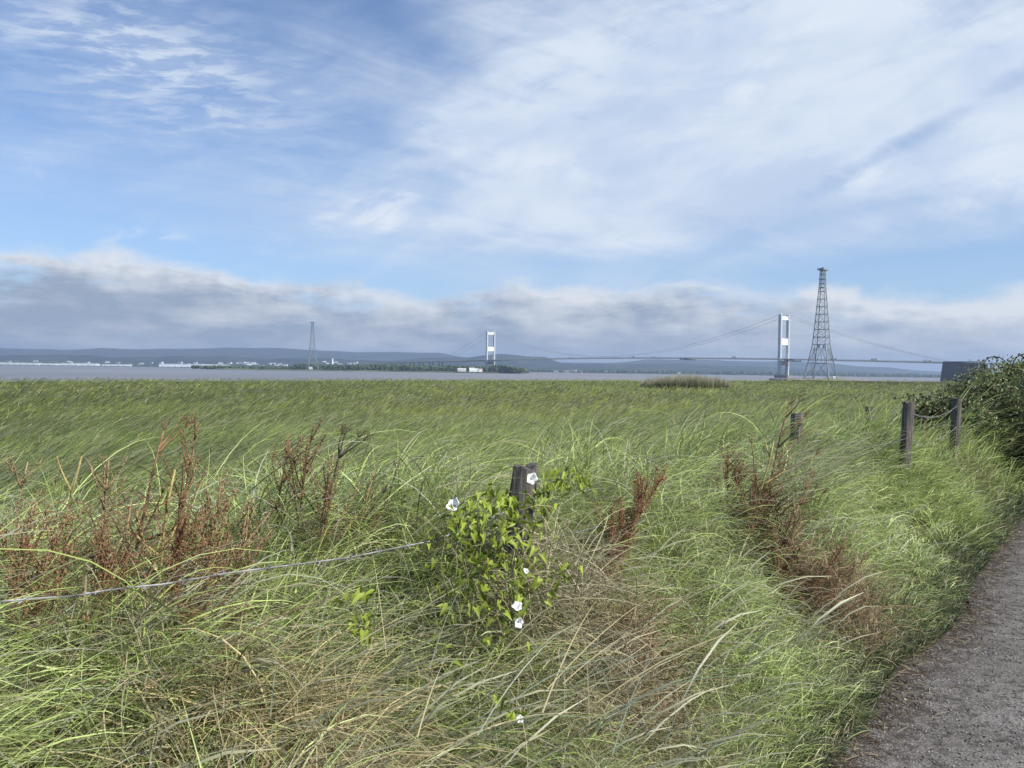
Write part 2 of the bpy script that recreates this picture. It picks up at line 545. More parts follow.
ridge('hills', 11000, [(-420, 12), (-200, 13), (-60, 15), (0, 15.5), (80, 15), (150, 16), (200, 18), (230, 19.8), (262, 19.5), (330, 17.5), (400, 16.5), (420, 17.2), (440, 17.5), (452, 15), (465, 13.0), (480, 11),
      (560, 8.5), (600, 9), (622, 10), (650, 13.0), (700, 13.6), (760, 12.8), (790, 13.3), (820, 12), (850, 10), (890, 8.5), (910, 6), (930, 5), (1024, 4.4), (1200, 6), (1400, 8)], 2200, 11, 0.035)
ridge('hills', 7600, [(300, 2), (380, 8), (430, 12), (468, 13.0), (482, 15.4), (500, 17.2), (515, 15.5), (530, 14.5), (545, 14.2), (556, 9.5), (575, 7.5), (630, 8.5), (680, 10.0), (720, 8), (760, 7.5), (800, 6), (850, 4.5), (900, 3.0), (960, 2), (1100, 1)], 1200, 23, 0.05)
ridge('hills', 6800, [(-420, 6), (-100, 8), (0, 8.8), (60, 10), (110, 8.6), (170, 9.5), (220, 10.5), (260, 9), (330, 9.5), (380, 8.5), (440, 8), (500, 7), (600, 4.6), (700, 4.4), (760, 3.8), (820, 1.6), (900, 0.8)], 900, 31, 0.14, step=3)

# low shore flats, far left and right, and the wooded point under the far tower
shorem = plain('shore_pasture', (0.085, 0.10, 0.045), 0.95, 0.5, 0.01, spec=0.1)


def flat_land(name, D0, D1, x0, x1, z, taper=60.0, seed=1):
    xs = np.linspace(x0, x1, 90)
    t = (xs - x0) / (x1 - x0)
    end = np.clip(np.minimum(t, 1 - t) / 0.12, 0, 1) ** 0.5
    dn = D0 + (D1 - D0) * 0.5 * (1 - end) + (fbm(t * 14, t * 0, seed) - 0.5) * (D1 - D0) * 0.12
    df = D1 - (D1 - D0) * 0.5 * (1 - end)
    rows = []
    for yy, zz in ((dn, WATER - 2), (dn + 8, WATER + 0.45 * (z - WATER)), (dn + 25, np.full_like(xs, z)), ((dn + df) / 2, np.full_like(xs, z) + 0.6), (df - 10, np.full_like(xs, z)), (df, WATER - 2)):
        rows.append(np.stack([xs + 0 * xs, yy, zz + 0 * xs], -1))
    V = np.stack(rows, 0)
    idx = np.arange(V.shape[0] * V.shape[1]).reshape(V.shape[:2])
    q = np.stack([idx[:-1, :-1], idx[:-1, 1:], idx[1:, 1:], idx[1:, :-1]], -1).reshape(-1, 4)
    return tag(mesh_obj(name, V, q, shorem, smooth=True), kind='structure')


flat_land('far_shore', 5400, 6900, -6800, -1000, WATER + 4.5, seed=5)
flat_land('far_shore', 5000, 6800, -900, 3400, WATER + 4.0, seed=8)
flat_land('headland', 2380, 3100, -1050, 60, WATER + 4.5, seed=12)

# ------------------------------------------------------------------ woodland masses (clumped crowns)
ico_v, ico_f = [], []
ph = (1 + 5 ** .5) / 2
for a, b_ in ((-1, ph), (1, ph), (-1, -ph), (1, -ph)): ico_v.append((a, b_, 0))
for a, b_ in ((-1, ph), (1, ph), (-1, -ph), (1, -ph)): ico_v.append((0, a, b_))
for a, b_ in ((-1, ph), (1, ph), (-1, -ph), (1, -ph)): ico_v.append((b_, 0, a))
ico_v = np.array(ico_v) / math.hypot(1, ph)
ico_f = np.array([(0, 11, 5), (0, 5, 1), (0, 1, 7), (0, 7, 10), (0, 10, 11), (1, 5, 9), (5, 11, 4), (11, 10, 2), (10, 7, 6), (7, 1, 8), (3, 9, 4), (3, 4, 2), (3, 2, 6), (3, 6, 8), (3, 8, 9), (4, 9, 5), (2, 4, 11), (6, 2, 10), (8, 6, 7), (9, 8, 1)])
# fix winding so that the icosahedron is really the convex hull
from itertools import combinations
hf = []
L0 = min(np.linalg.norm(ico_v[i] - ico_v[j]) for i, j in combinations(range(12), 2))
for i, j, k in combinations(range(12), 3):
    if all(abs(np.linalg.norm(ico_v[p] - ico_v[q_]) - L0) < 1e-3 for p, q_ in ((i, j), (j, k), (i, k))):
        n = np.cross(ico_v[j] - ico_v[i], ico_v[k] - ico_v[i])
        hf.append((i, j, k) if n @ ico_v[i] > 0 else (i, k, j))
ico_f = np.array(hf)


def rand_rot(n):
    q_ = rng.normal(size=(n, 4)); q_ /= np.linalg.norm(q_, axis=1, keepdims=True)
    w, x, y, z = q_.T
    return np.stack([np.stack([1 - 2 * (y * y + z * z), 2 * (x * y - z * w), 2 * (x * z + y * w)], -1),
                     np.stack([2 * (x * y + z * w), 1 - 2 * (x * x + z * z), 2 * (y * z - x * w)], -1),
                     np.stack([2 * (x * z - y * w), 2 * (y * z + x * w), 1 - 2 * (x * x + y * y)], -1)], 1)


def scatter(tv, tf, pos, rot, sc, col):
    """template copies written into one vertex / face / colour array"""
    n, k = len(pos), len(tv)
    sc = np.asarray(sc, float)
    if sc.ndim == 1: sc = sc[:, None]
    V = np.einsum('nij,kj->nki', rot, tv) * sc[:, None, :] + pos[:, None, :]
    Fc = tf[None] + (np.arange(n) * k)[:, None, None]
    C = np.repeat(col, k, axis=0)
    return V.reshape(-1, 3), Fc.reshape(-1, tf.shape[1]), C


leafm = leafy('leaf', 0.25, 0.5)
woodm = leafy('crown', 0.0, 0.9, 0.1)


def woodland(name, n, x0, x1, y0, y1, hfun, label, colr=(0.045, 0.065, 0.025), cl=7, sz=(3.0, 5.5), zb=WATER + 4):
    cx, cy = rng.uniform(x0, x1, n), rng.uniform(y0, y1, n)
    h = hfun(cx) * rng.uniform(0.65, 1.1, n)
    keep = h > 2
    cx, cy, h = cx[keep], cy[keep], h[keep]
    n = len(cx)
    pos = np.stack([np.repeat(cx, cl) + rng.normal(0, 2.4, n * cl), np.repeat(cy, cl) + rng.normal(0, 2.4, n * cl), zb + np.repeat(h, cl) * rng.uniform(0.12, 0.95, n * cl)], -1)
    tint = np.repeat(rng.uniform(0.6, 1.7, (n, 1)) * np.array(colr), cl, 0) * rng.uniform(0.8, 1.2, (n * cl, 1))
    V, Fc, C = scatter(ico_v, ico_f, pos, rand_rot(n * cl), rng.uniform(*sz, n * cl)[:, None] * np.array([[1, 1, 0.8]]), tint)
    return tag(mesh_obj(name, V, Fc, woodm, colors=C), label, 'woodland', kind='stuff')


woodland('woodland', 1500, -700, -60, 2440, 2600, lambda x: 13 + 9 * fbm(x * 0.01, x * 0, 41), 'dark green woodland along the low headland behind the far bridge tower')
woodland('woodland', 240, -60, 36, 2440, 2560, lambda x: (22 - (x + 60) * 0.10), 'dark rounded trees on the tip of the headland just right of the far bridge tower')
woodland('woodland', 500, -1040, -690, 2480, 2620, lambda x: 5 + 4 * fbm(x * 0.01, x * 0, 42), 'low scrub on the thin end of the headland below the far pylon')
woodland('woodland', 1500, -6000, -1200, 5480, 5560, lambda x: 5 + 8 * fbm(x * 0.004, x * 0, 43), 'broken line of trees and bushes along the far left shore', sz=(5, 8))
woodland('woodland', 1500, -6000, -1200, 5800, 6600, lambda x: 12 + 14 * fbm(x * 0.004, x * 0, 46), 'dark wooded ground behind the white sheds on the far left shore', sz=(7, 12))
woodland('woodland', 1100, -100, 3000, 5100, 5700, lambda x: 12 + 12 * fbm(x * 0.003, x * 0, 44), 'belt of trees on the far shore beneath the bridge deck', sz=(7, 12))

# ------------------------------------------------------------------ buildings on the far shores
whitem = plain('white_cladding', (0.78, 0.80, 0.80), 0.6, 0.05, 0.02)
roofg = plain('pale_roof_sheet', (0.55, 0.57, 0.58), 0.6, 0.08, 0.02)
slate = plain('slate_roof', (0.12, 0.12, 0.13), 0.7, 0.2, 0.3)
brickm = plain('brown_brick', (0.28, 0.17, 0.12), 0.9, 0.2, 0.3)
cream = plain('pale_render', (0.62, 0.60, 0.54), 0.8, 0.08, 0.1)
darkg = plain('dark_glass', (0.04, 0.05, 0.06), 0.2, 0.1, 0.3, spec=0.6)
doorm = plain('grey_shutter', (0.30, 0.33, 0.36), 0.6, 0.1, 0.3)


def gable(name, w, dpt, h, rh, wallmat, parent):
    b = MB()
    x, y = w / 2, dpt / 2
    vs = [(-x, -y, 0), (x, -y, 0), (x, y, 0), (-x, y, 0), (-x, -y, h), (x, -y, h), (x, y, h), (-x, y, h), (-x, 0, h + rh), (x, 0, h + rh)]
    b.add(vs, [(0, 1, 5, 4), (1, 2, 6, 9, 5), (2, 3, 7, 6), (3, 0, 4, 8, 7)])
    b.build(name, wallmat, parent)


def roof(w, dpt, h, rh, matr, parent, ov=0.4, t=0.25):
    b = MB()
    x, y = w / 2 + ov, dpt / 2 + ov
    k = rh / (dpt / 2)
    ze = h - ov * k + 0.02
    vs = [(-x, -y, ze), (x, -y, ze), (x, 0, h + rh + 0.02), (-x, 0, h + rh + 0.02), (x, y, ze), (-x, y, ze)]
    vs += [(a, b_, c_ + t) for a, b_, c_ in vs]
    b.add(vs, [(0, 3, 2, 1), (3, 5, 4, 2), (6, 7, 8, 9), (9, 8, 10, 11), (0, 1, 7, 6), (5, 11, 10, 4), (1, 2, 8, 7), (2, 4, 10, 8), (0, 6, 9, 3), (3, 9, 11, 5)])
    return b.build('roof', matr, parent)


def on_shore(px, D, z):
    p = at(px, 360, D)
    return (p.x, D, z)


sheds = [(-30, 44, 9, 5450, 'long low white shed, leftmost on the far shore'),
         (50, 17, 9, 5460, 'short white shed second from the left on the far shore'),
         (80, 36, 13, 5450, 'bright white warehouse third from the left along the far shore'),
         (118, 28, 9, 5480, 'grey-white low warehouse just left of the longest warehouse'),
         (195, 68, 17, 5420, 'longest bright white warehouse on the far left shore, near the middle of the water line')]
sheds[0] = (18, 46, 11, 5450, sheds[0][4])
for px, wpx, h, D, lab in sheds:
    w = wpx / F * D
    t = empty('warehouse', on_shore(px, D, WATER + 4.2), 0.0)
    tag(t, lab, 'warehouse', 'white warehouses along the far left shore')
    gable('wall', w, 60, h, 3.5, whitem, t)
    roof(w, 60, h, 3.5, roofg, t, 0.8, 0.5)
    for k in range(int(w // 45)):
        mb = MB(); mb.box((-w / 2 + 22 + k * 45, -30.1, 2.6), (9, 0.5, 5.2)); mb.build('door', doorm, t)

hv = [('white house with a dark roof among the trees on the far left shore', whitem), ('pale house with a dark roof on the far shore', cream)]
first = {}


def make_house(kind):
    t = empty('house')
    gable('wall', 12, 8, 5.5, 2.8, hv[kind][1], t)
    rf = roof(12, 8, 5.5, 2.8, slate, t)
    mb = MB(); mb.box((4.2, 0, 9.0), (1.0, 1.0, 2.2)); mb.build('chimney', brickm, rf)
    for x in (-3.6, 0, 3.6):
        for z in (1.6, 4.2):
            if x == 0 and z < 2: continue
            mb = MB(); mb.box((x, -4.02, z), (1.5, 0.1, 1.3)); mb.build('window', darkg, t)
    mb = MB(); mb.box((0, -4.02, 1.15), (1.1, 0.1, 2.2)); mb.build('door', slate, t)
    return t


def copy_tree(o, parent=None):
    c_ = o.copy(); COL.objects.link(c_); c_.parent = parent
    for ch in [x for x in bpy.data.objects if x.parent == o]:
        copy_tree(ch, c_)
    return c_


hrng = random.Random(3)
protos = [make_house(0), make_house(1)]
spots = []
for i in range(34): spots.append((hrng.uniform(2, 225), hrng.uniform(5900, 6250), 10 + hrng.random() * 22, 0))
for i in range(26): spots.append((hrng.uniform(228, 310), hrng.uniform(5600, 6300), 14 + hrng.random() * 26, 0))
for i in range(10): spots.append((hrng.uniform(318, 360), hrng.uniform(5600, 6300), 24 + hrng.random() * 30, 0))
for i in range(20): spots.append((hrng.uniform(556, 700), hrng.uniform(5080, 5500), 2 + hrng.random() * 8, 1))
used = [False, False]
for px, D, z, k in spots:
    t = protos[k] if not used[k] else copy_tree(protos[k])
    used[k] = True
    t.location = on_shore(px, D, WATER + z)
    t.rotation_euler = (0, 0, hrng.uniform(-0.5, 0.5))
    s = hrng.uniform(1.2, 2.3)
    t.scale = (s * 1.3, s, s * 0.9)
    tag(t, hv[k][0] if k == 0 else 'tiny pale house on the far shore beneath the middle of the bridge', 'house',
        'houses on the far left shore' if k == 0 else 'houses on the far shore under the bridge')

for (px, w, dp, h, D, lab, mt, rm) in [
        (462, 26, 12, 7, 2400, 'low pale building left of the white cottages by the far bridge tower', cream, roofg),
        (472, 18, 12, 13, 2410, 'tall pale house behind the white cottages by the far bridge tower', cream, slate),
        (475, 34, 12, 6.5, 2380, 'bright white long cottage at the waterside left of the far bridge tower', whitem, whitem),
        (480.5, 12, 10, 8, 2378, 'small white house directly beside the foot of the far bridge tower', whitem, brickm),
        (311, 10, 8, 5, 2430, 'small white hut at the foot of the far pylon', whitem, roofg)]:
    t = empty('house', on_shore(px, D, WATER + 4.2), 0.1)
    tag(t, lab, 'house')
    gable('wall', w, dp, h, 3.0, mt, t); roof(w, dp, h, 3.0, rm, t)
    nw = max(2, int(w // 5))
    for k in range(nw):
        mb = MB(); mb.box((-w / 2 + (k + 0.5) * w / nw, -dp / 2 - 0.02, h * 0.5), (1.5, 0.1, 1.5)); mb.build('window', darkg, t)
# white chimney-like mast behind the headland
t = empty('chimney_tower', on_shore(332.5, 3000, WATER + 4))
tag(t, 'slim white tower rising above the headland trees right of the far pylon', 'tower')
mb = MB(); mb.tube([(0, 0, 0), (0, 0, 42)], [3.6, 3.0], 12); mb.build('shaft', whitem, t)
mb = MB(); mb.tube([(0, 0, 42), (0, 0, 44)], [3.6, 3.6], 12); mb.build('cap', roofg, t)

# ------------------------------------------------------------------ suspension bridge
cablem = plain('cable_grey', (0.30, 0.32, 0.34), 0.6, 0.1, 0.05)
steel = plain('pale_grey_bridge_paint', (0.43, 0.46, 0.47), 0.5, 0.06, 0.05)
beamw = plain('sunlit_bridge_paint', (0.72, 0.74, 0.72), 0.5, 0.04, 0.05)  # whiter copy of the tower paint, sunlight on the crossbeams put into it
deckm = plain('grey_deck_steel', (0.72, 0.76, 0.75), 0.6, 0.1, 0.05)
conc = plain('weathered_pier_concrete', (0.22, 0.20, 0.18), 0.9, 0.2, 0.15)
concd = plain('shade_dark_concrete', (0.07, 0.068, 0.068), 0.9, 0.18, 0.12)  # shade on the anchorage's near side is put into this dark colour
rustb = plain('brownish_lower_beam', (0.36, 0.31, 0.27), 0.7, 0.1, 0.1)
asph = plain('road_asphalt', (0.06, 0.06, 0.06), 0.9, 0.2, 0.5)
T1 = Vector((585.0, 1660.0, 0)); T2 = Vector((-72.0, 2520.0, 0))
ax = (T1 - T2).normalized(); cr = Vector((-ax.y, ax.x, 0))
SPAN = (T1 - T2).length
BR = math.atan2(ax.y, ax.x)
br = empty('suspension_bridge', (T1.x, T1.y, WATER), BR)      # local x runs along the deck towards the near shore, z from the water
tag(br, 'long pale suspension bridge with two white towers crossing the estuary', 'bridge')
LEGY = 14.6


def make_tower(x0, bz):
    t = empty('tower', (x0, 0, 0)); t.parent = br
    for s in (-1, 1):
        mb = MB(); mb.box((0, s * LEGY, bz + (136 - bz) / 2), (6.5, 4.6, 136 - bz), top=1.0); lg = mb.build('leg', steel, t)
        mb = MB(); mb.box((0, s * LEGY, 137.2), (5.0, 3.4, 2.4)); mb.build('cable_saddle', deckm, lg)
    for za, zb in ((126, 134), (72, 86)):
        mb = MB(); mb.box((0, 0, (za + zb) / 2), (4.4, 2 * LEGY - 4.6, zb - za)); mb.build('crossbeam', beamw, t)
    mb = MB(); mb.box((0, 0, 33), (4.4, 2 * LEGY - 4.6, 10)); mb.build('crossbeam', rustb, t)
    mb = MB(); mb.box((0, 0, bz / 2 - 2), (15, 44, bz + 4)); mb.build('pier', conc, t)
    return t


make_tower(0, 7)
make_tower(-SPAN, 5)


def deck_z(x):
    if -SPAN <= x <= 0: return 42.5 + 5.0 * math.sin(math.pi * -x / SPAN)
    if x > 0: return 42.5 - 0.020 * x - 0.00001 * x * x
    return 42.5 - 0.012 * (-SPAN - x)


def sweep(xs, half, z0, z1, name, mt, parent):
    b = MB()
    vs, fs = [], []
    for x in xs:
        z = deck_z(x)
        vs += [(x, -half, z + z1), (x, -half * 0.72, z + z0), (x, half * 0.72, z + z0), (x, half, z + z1)]
    for i in range(len(xs) - 1):
        for k in range(4):
            a, c_ = i * 4 + k, i * 4 + (k + 1) % 4
            fs.append((a, c_, c_ + 4, a + 4))
    n = len(xs) * 4
    fs += [(0, 3, 2, 1), (n - 4, n - 3, n - 2, n - 1)]
    b.add(vs, fs)
    return b.build(name, mt, parent)


xs = list(np.linspace(-SPAN - 305, 340, 62))
dk = sweep(xs, 15.5, -2.8, 0.0, 'deck', deckm, br)
for s in (-1, 1):
    b = MB()
    for i in range(len(xs) - 1):
        b.tube([(xs[i], s * 15.2, deck_z(xs[i]) + 1.1), (xs[i + 1], s * 15.2, deck_z(xs[i + 1]) + 1.1)], 0.22, 4)
        b.tube([(xs[i], s * 15.2, deck_z(xs[i])), (xs[i], s * 15.2, deck_z(xs[i]) + 1.1)], 0.15, 4)
    b.build('parapet', steel, dk)
    # cable
    pts = []
    for x in np.linspace(-SPAN - 305, -SPAN, 14): 
        t = (x + SPAN + 305) / 305; pts.append((x, s * LEGY, deck_z(x) + 1 + (137.5 - deck_z(x) - 1) * t - 4 * 9 * t * (1 - t)))
    for x in np.linspace(-SPAN, 0, 40)[1:]:
        t = -x / SPAN; mid = deck_z(-SPAN / 2) + 3.0
        pts.append((x, s * LEGY, mid + (137.5 - mid) * (2 * t - 1) ** 2))
    for x in np.linspace(0, 335, 14)[1:]:
        t = 1 - x / 335; pts.append((x, s * LEGY, deck_z(x) + 1 + (137.5 - deck_z(x) - 1) * t - 4 * 9 * t * (1 - t)))
    b = MB(); b.tube(pts, 0.30, 6); b.build('main_cable', cablem, br)
b = MB()
for s in (-1, 1):
    for x in np.arange(-SPAN + 9, -5, 18):
        t = -x / SPAN; mid = deck_z(-SPAN / 2) + 3.0
        zt = mid + (137.5 - mid) * (2 * t - 1) ** 2
        b.tube([(x, s * LEGY, zt), (x + 6, s * LEGY, deck_z(x))], 0.05, 3, caps=False)
tag(b.build('hanger_cables', deckm, br), kind='stuff')
# anchorage block the deck runs over
b = MB()
vs = [(331, -21, -8), (398, -21, -8), (398, 21, -8), (331, 21, -8), (335, -19, 35), (394, -19, 33), (394, 19, 33), (335, 19, 35)]
b.add(vs, [(0, 3, 2, 1), (4, 5, 6, 7), (0, 1, 5, 4), (1, 2, 6, 5), (2, 3, 7, 6), (3, 0, 4, 7)])
b.build('anchorage', concd, br)
b = MB(); b.box((364, 0, 35.2), (58, 35, 1.2)); b.build('anchorage_cap', concd, br)
# approach viaducts
sweep(list(np.linspace(340, 900, 20)), 14, -2.4, 0.0, 'approach_deck', deckm, br)
sweep(list(np.linspace(-SPAN - 900, -SPAN - 305, 20)), 14, -2.4, 0.0, 'approach_deck', deckm, br)
for x in (430, 500, 570, 640, -SPAN - 305, -SPAN - 370, -SPAN - 440, -SPAN - 510, -SPAN - 580):
    for s in (-1, 1):
        mb = MB(); h = deck_z(x) - 2.4 + 4
        mb.box((x, s * 7, -4 + h / 2), (3, 3.5, h)); mb.build('column', conc, br)
# maintenance gantries slung under the deck
for x in (-262, 22):
    mb = MB()
    mb.box((x, 0, deck_z(x) - 4.6), (22, 33, 1.4))
    for a in (-9, 9):
        for s in (-1, 1): mb.box((x + a, s * 16.2, deck_z(x) - 2.6), (1.2, 0.8, 5.2))
    mb.build('maintenance_gantry', concd, br)

# lorries crossing: cab, box, wheels
lorw = plain('lorry_box', (0.5, 0.5, 0.5), 0.5, 0.1, 1.0)
lorc = plain('lorry_cab', (0.10, 0.12, 0.18), 0.4, 0.1, 1.0)
tyre = plain('tyre_rubber', (0.02, 0.02, 0.02), 0.8, 0.1, 4.0)


def make_lorry():
    t = empty('lorry')
    mb = MB(); mb.box((-1.6, 0, 2.45), (11, 2.5, 2.7)); mb.build('cargo_box', lorw, t)
    mb = MB(); mb.box((5.3, 0, 1.75), (2.1, 2.4, 2.3), top=0.9); cb = mb.build('cab', lorc, t)
    mb = MB(); mb.box((6.32, 0, 2.3), (0.08, 2.0, 0.8)); mb.build('windscreen', darkg, cb)
    mb = MB(); mb.box((-0.5, 0, 0.85), (13, 1.2, 0.35)); mb.build('chassis', tyre, t)
    for x in (-5.6, -4.3, 2.6, 5.2):
        for s in (-1, 1):
            mb = MB(); mb.tube([(x, s * 1.0, 0.52), (x, s * 1.28, 0.52)], 0.52, 12); mb.build('wheel', tyre, t)
    return t


Mbr = Matrix.Translation((T1.x, T1.y, WATER)) @ Matrix.Rotation(BR, 4, 'Z')
lor0 = make_lorry()
lorries = [(-700, 'lorry on the bridge deck nearest the far tower'), (-432, 'lorry on the bridge deck at midspan'), (-380, 'lorry just behind the midspan one, nearer the right tower'), (-120, 'lorry on the deck just left of the right bridge tower'),
           (110, 'lorry on the deck between the right tower and the big pylon'), (205, 'lorry on the deck right of the big pylon'), (296, 'lorry on the deck where the cables come down to the dark block')]
for i, (x, lab) in enumerate(lorries):
    t = lor0 if i == 0 else copy_tree(lor0)
    t.location = Mbr @ Vector((x, -9.5 if i % 2 else 8.5, deck_z(x) + 0.02))
    t.rotation_euler = (0, 0, BR + (math.pi if i % 2 else 0))
    tag(t, lab, 'lorry', 'lorries crossing the bridge')

# ------------------------------------------------------------------ pylons
pylm = plain('galvanised_lattice_steel', (0.20, 0.23, 0.23), 0.6, 0.12, 0.05)


def make_pylon(name, H, fat=1.0):
    t = empty(name)
    prof = [(0, 15.6), (44, 8.3), (123, 3.0), (140, 2.5)]
    hw = lambda z: float(np.interp(z, [p[0] for p in prof], [p[1] for p in prof]))
    corner = lambda k, z: Vector((hw(z) * (1 if k in (0, 3) else -1), hw(z) * (1 if k in (0, 1) else -1), z))
    for k in range(4):
        mb = MB()
        mb.tube([corner(k, z) for z in (0, 22, 44, 84, 123, 140)], [0.75 * fat, 0.7 * fat, 0.62 * fat, .5 * fat, .42 * fat, .4 * fat], 6)
        lg = mb.build('leg', pylm, t)
        mb = MB(); c0 = corner(k, 0); mb.box((c0.x, c0.y, -2), (4.5, 4.5, 5), top=0.8); mb.build('footing', conc, lg)
    br_ = MB()
    lv = [20, 44] + list(np.linspace(44, 123, 9)[1:]) + [129, 135, 140]
    for z in lv:
        for k in range(4): br_.tube([corner(k, z), corner((k + 1) % 4, z)], 0.34 * fat, 4)
    # splayed lower part: inverted V and K bracing on each side
    for k in range(4):
        a, b_ = k, (k + 1) % 4
        m44 = (corner(a, 44) + corner(b_, 44)) / 2; m20 = (corner(a, 20) + corner(b_, 20)) / 2
        q1_, q2_ = corner(a, 0).lerp(corner(a, 20), 0.0), corner(b_, 0)
        for p, q_ in ((m44, corner(a, 20)), (m44, corner(b_, 20)), (m20, q1_), (m20, q2_), (m20, m44)):
            br_.tube([p, q_], 0.34 * fat, 4)
        la = corner(a, 20).lerp(m20, 0.5); lb = corner(b_, 20).lerp(m20, 0.5)
        br_.tube([la, m44], 0.25 * fat, 4); br_.tube([lb, m44], 0.25 * fat, 4)
    for z0, z1 in zip(lv[1:-1], lv[2:]):
        for k in range(4):
            a, b_ = k, (k + 1) % 4
            br_.tube([corner(a, z0), corner(b_, z1)], 0.22 * fat, 4)
            br_.tube([corner(b_, z0), corner(a, z1)], 0.22 * fat, 4)
    br_.build('bracing', pylm, t)
    for z, w in ((141.2, 18.0),):
        mb = MB(); mb.box((0, 0, z), (w, 8.0, 1.8)); mb.build('crossarm', pylm, t)
    for z in (118, 129):
        mb = MB(); mb.box((0, 0, z), (7.4, 7.4, 0.7)); mb.build('platform', pylm, t)
    mb = MB()
    for x in (-6.2, -4.4, 4.4, 6.2): mb.tube([(x, 0, 141.4), (x, 0, 143.4)], 0.45, 5)
    mb.box((0, 0, 142.4), (6.5, 5.0, 2.0)); mb.box((0, 0, 144.0), (1.2, 1.2, 1.2)); mb.build('insulators', pylm, t)
    return t


p1 = make_pylon('pylon', 148)
p1.location = (821 / 1.0 * 0 + (820.5 - 512) / F * 1000, 1000, WATER + 3.6)
p1.rotation_euler = (0, 0, R(30.6) + 0.30)
tag(p1, 'tall dark lattice pylon with splayed legs beside the right bridge tower', 'pylon', 'power line pylons across the estuary')
p2 = copy_tree(p1)
p2.location = ((312 - 512) / F * 2420, 2420, WATER + 4)
p2.rotation_euler = (0, 0, R(30))
p2.scale = (1.05, 1.05, 1.05)
tag(p2, 'distant slim lattice pylon standing on the headland to the left', 'pylon', 'power line pylons across the estuary')


def islet(name, cx, cy, rx, ry, h, rot, label=None):
    n = 48
    vs, fs = [], []
    rings = [(1.0, -2), (0.97, h * 0.7), (0.93, h), (0.0, h)]
    for s, z in rings[:-1]:
        for k in range(n):
            a = 2 * math.pi * k / n
            w = 1 + 0.10 * (random.random() - 0.5)
            x, y = math.copysign(abs(math.cos(a)) ** 0.5, math.cos(a)) * rx * s * w, math.copysign(abs(math.sin(a)) ** 0.5, math.sin(a)) * ry * s * w
            vs.append((cx + x * math.cos(rot) - y * math.sin(rot), cy + x * math.sin(rot) + y * math.cos(rot), WATER + z + 0.3 * random.random()))
    for i in range(2):
        for k in range(n):
            a, b_ = i * n + k, i * n + (k + 1) % n
            fs.append((a, b_, b_ + n, a + n))
    fs.append(tuple(range(2 * n, 3 * n)))
    o = mesh_obj(name, np.array(vs), fs, conc)
    return tag(o, kind='structure')


islet('rocky_islet', 400, 1005, 62, 30, 3.4, 0.1)
mb = MB(); t = empty('hut', ((834 - 512) / F * 985, 985, WATER + 3.3))
tag(t, 'small white hut at the right foot of the big pylon', 'hut')
gable('wall', 3.6, 3, 2.4, 0.8, whitem, t); roof(3.6, 3, 2.4, 0.8, roofg, t)
mb.box((0.6, -1.52, 1.0), (0.9, 0.08, 1.9)); mb.build('door', doorm, t)

# ------------------------------------------------------------------ reed bed out on the marsh
def ribbons(P0, az_, L, w, th0, th1, S, col, tipcol=None, twist=None, prof=None, curl=None):
    """many tapering blades at once -> V, F, C.  P0 (n,3); angles from the vertical at root and tip"""
    n = len(P0)
    t = np.linspace(0, 1, S + 1)
    V = np.zeros((n, S + 1, 2, 3), np.float32)
    p = P0.astype(float).copy()
    curl = np.zeros(n) if curl is None else curl
    twist = rng.uniform(-0.9, 0.9, n) if twist is None else twist
    for k in range(S + 1):
        th = th0 + (th1 - th0) * t[k] ** 1.15
        a = az_ + curl * t[k]
        dirh = np.stack([np.sin(a), np.cos(a), a * 0], -1)
        tan = dirh * np.sin(th)[:, None]; tan[:, 2] = np.cos(th)
        side = np.stack([np.cos(a), -np.sin(a), a * 0], -1)
        nor = np.cross(side, tan)
        sv = side * np.cos(twist)[:, None] + nor * np.sin(twist)[:, None]
        wk = (1 - t[k] ** 2.2) * 0.94 + 0.06 if prof is None else prof[k]
        V[:, k, 0] = p - sv * (w * wk * 0.5)[:, None]
        V[:, k, 1] = p + sv * (w * wk * 0.5)[:, None]
        p = p + tan * (L / S)[:, None]
    idx = np.arange(n * (S + 1) * 2).reshape(n, S + 1, 2)
    Fq = np.stack([idx[:, :-1, 0], idx[:, :-1, 1], idx[:, 1:, 1], idx[:, 1:, 0]], -1).reshape(-1, 4)
    if tipcol is None:
        C = np.broadcast_to(col[:, None, None, :], (n, S + 1, 2, 3))
    else:
        tt = (t ** 2)[None, :, None, None]
        C = np.broadcast_to(col[:, None, None, :] * (1 - tt) + tipcol[:, None, None, :] * tt, (n, S + 1, 2, 3))
    return V.reshape(-1, 3), Fq, np.ascontiguousarray(C, dtype=np.float32).reshape(-1, 3)


def join(parts):
    V, Fc, C, o = [], [], [], 0
    for v_, f_, c_ in parts:
        V.append(v_); Fc.append(f_ + o); C.append(c_); o += len(v_)
    return np.concatenate(V), np.concatenate(Fc), np.concatenate(C)


grassm = leafy('grass_blade', 0.28, 0.45, 0.45)
marshm = leafy('marsh_blade', 0.34, 0.62, 0.18)
stalkm = leafy('dry_stalk', 0.15, 0.6, 0.25)

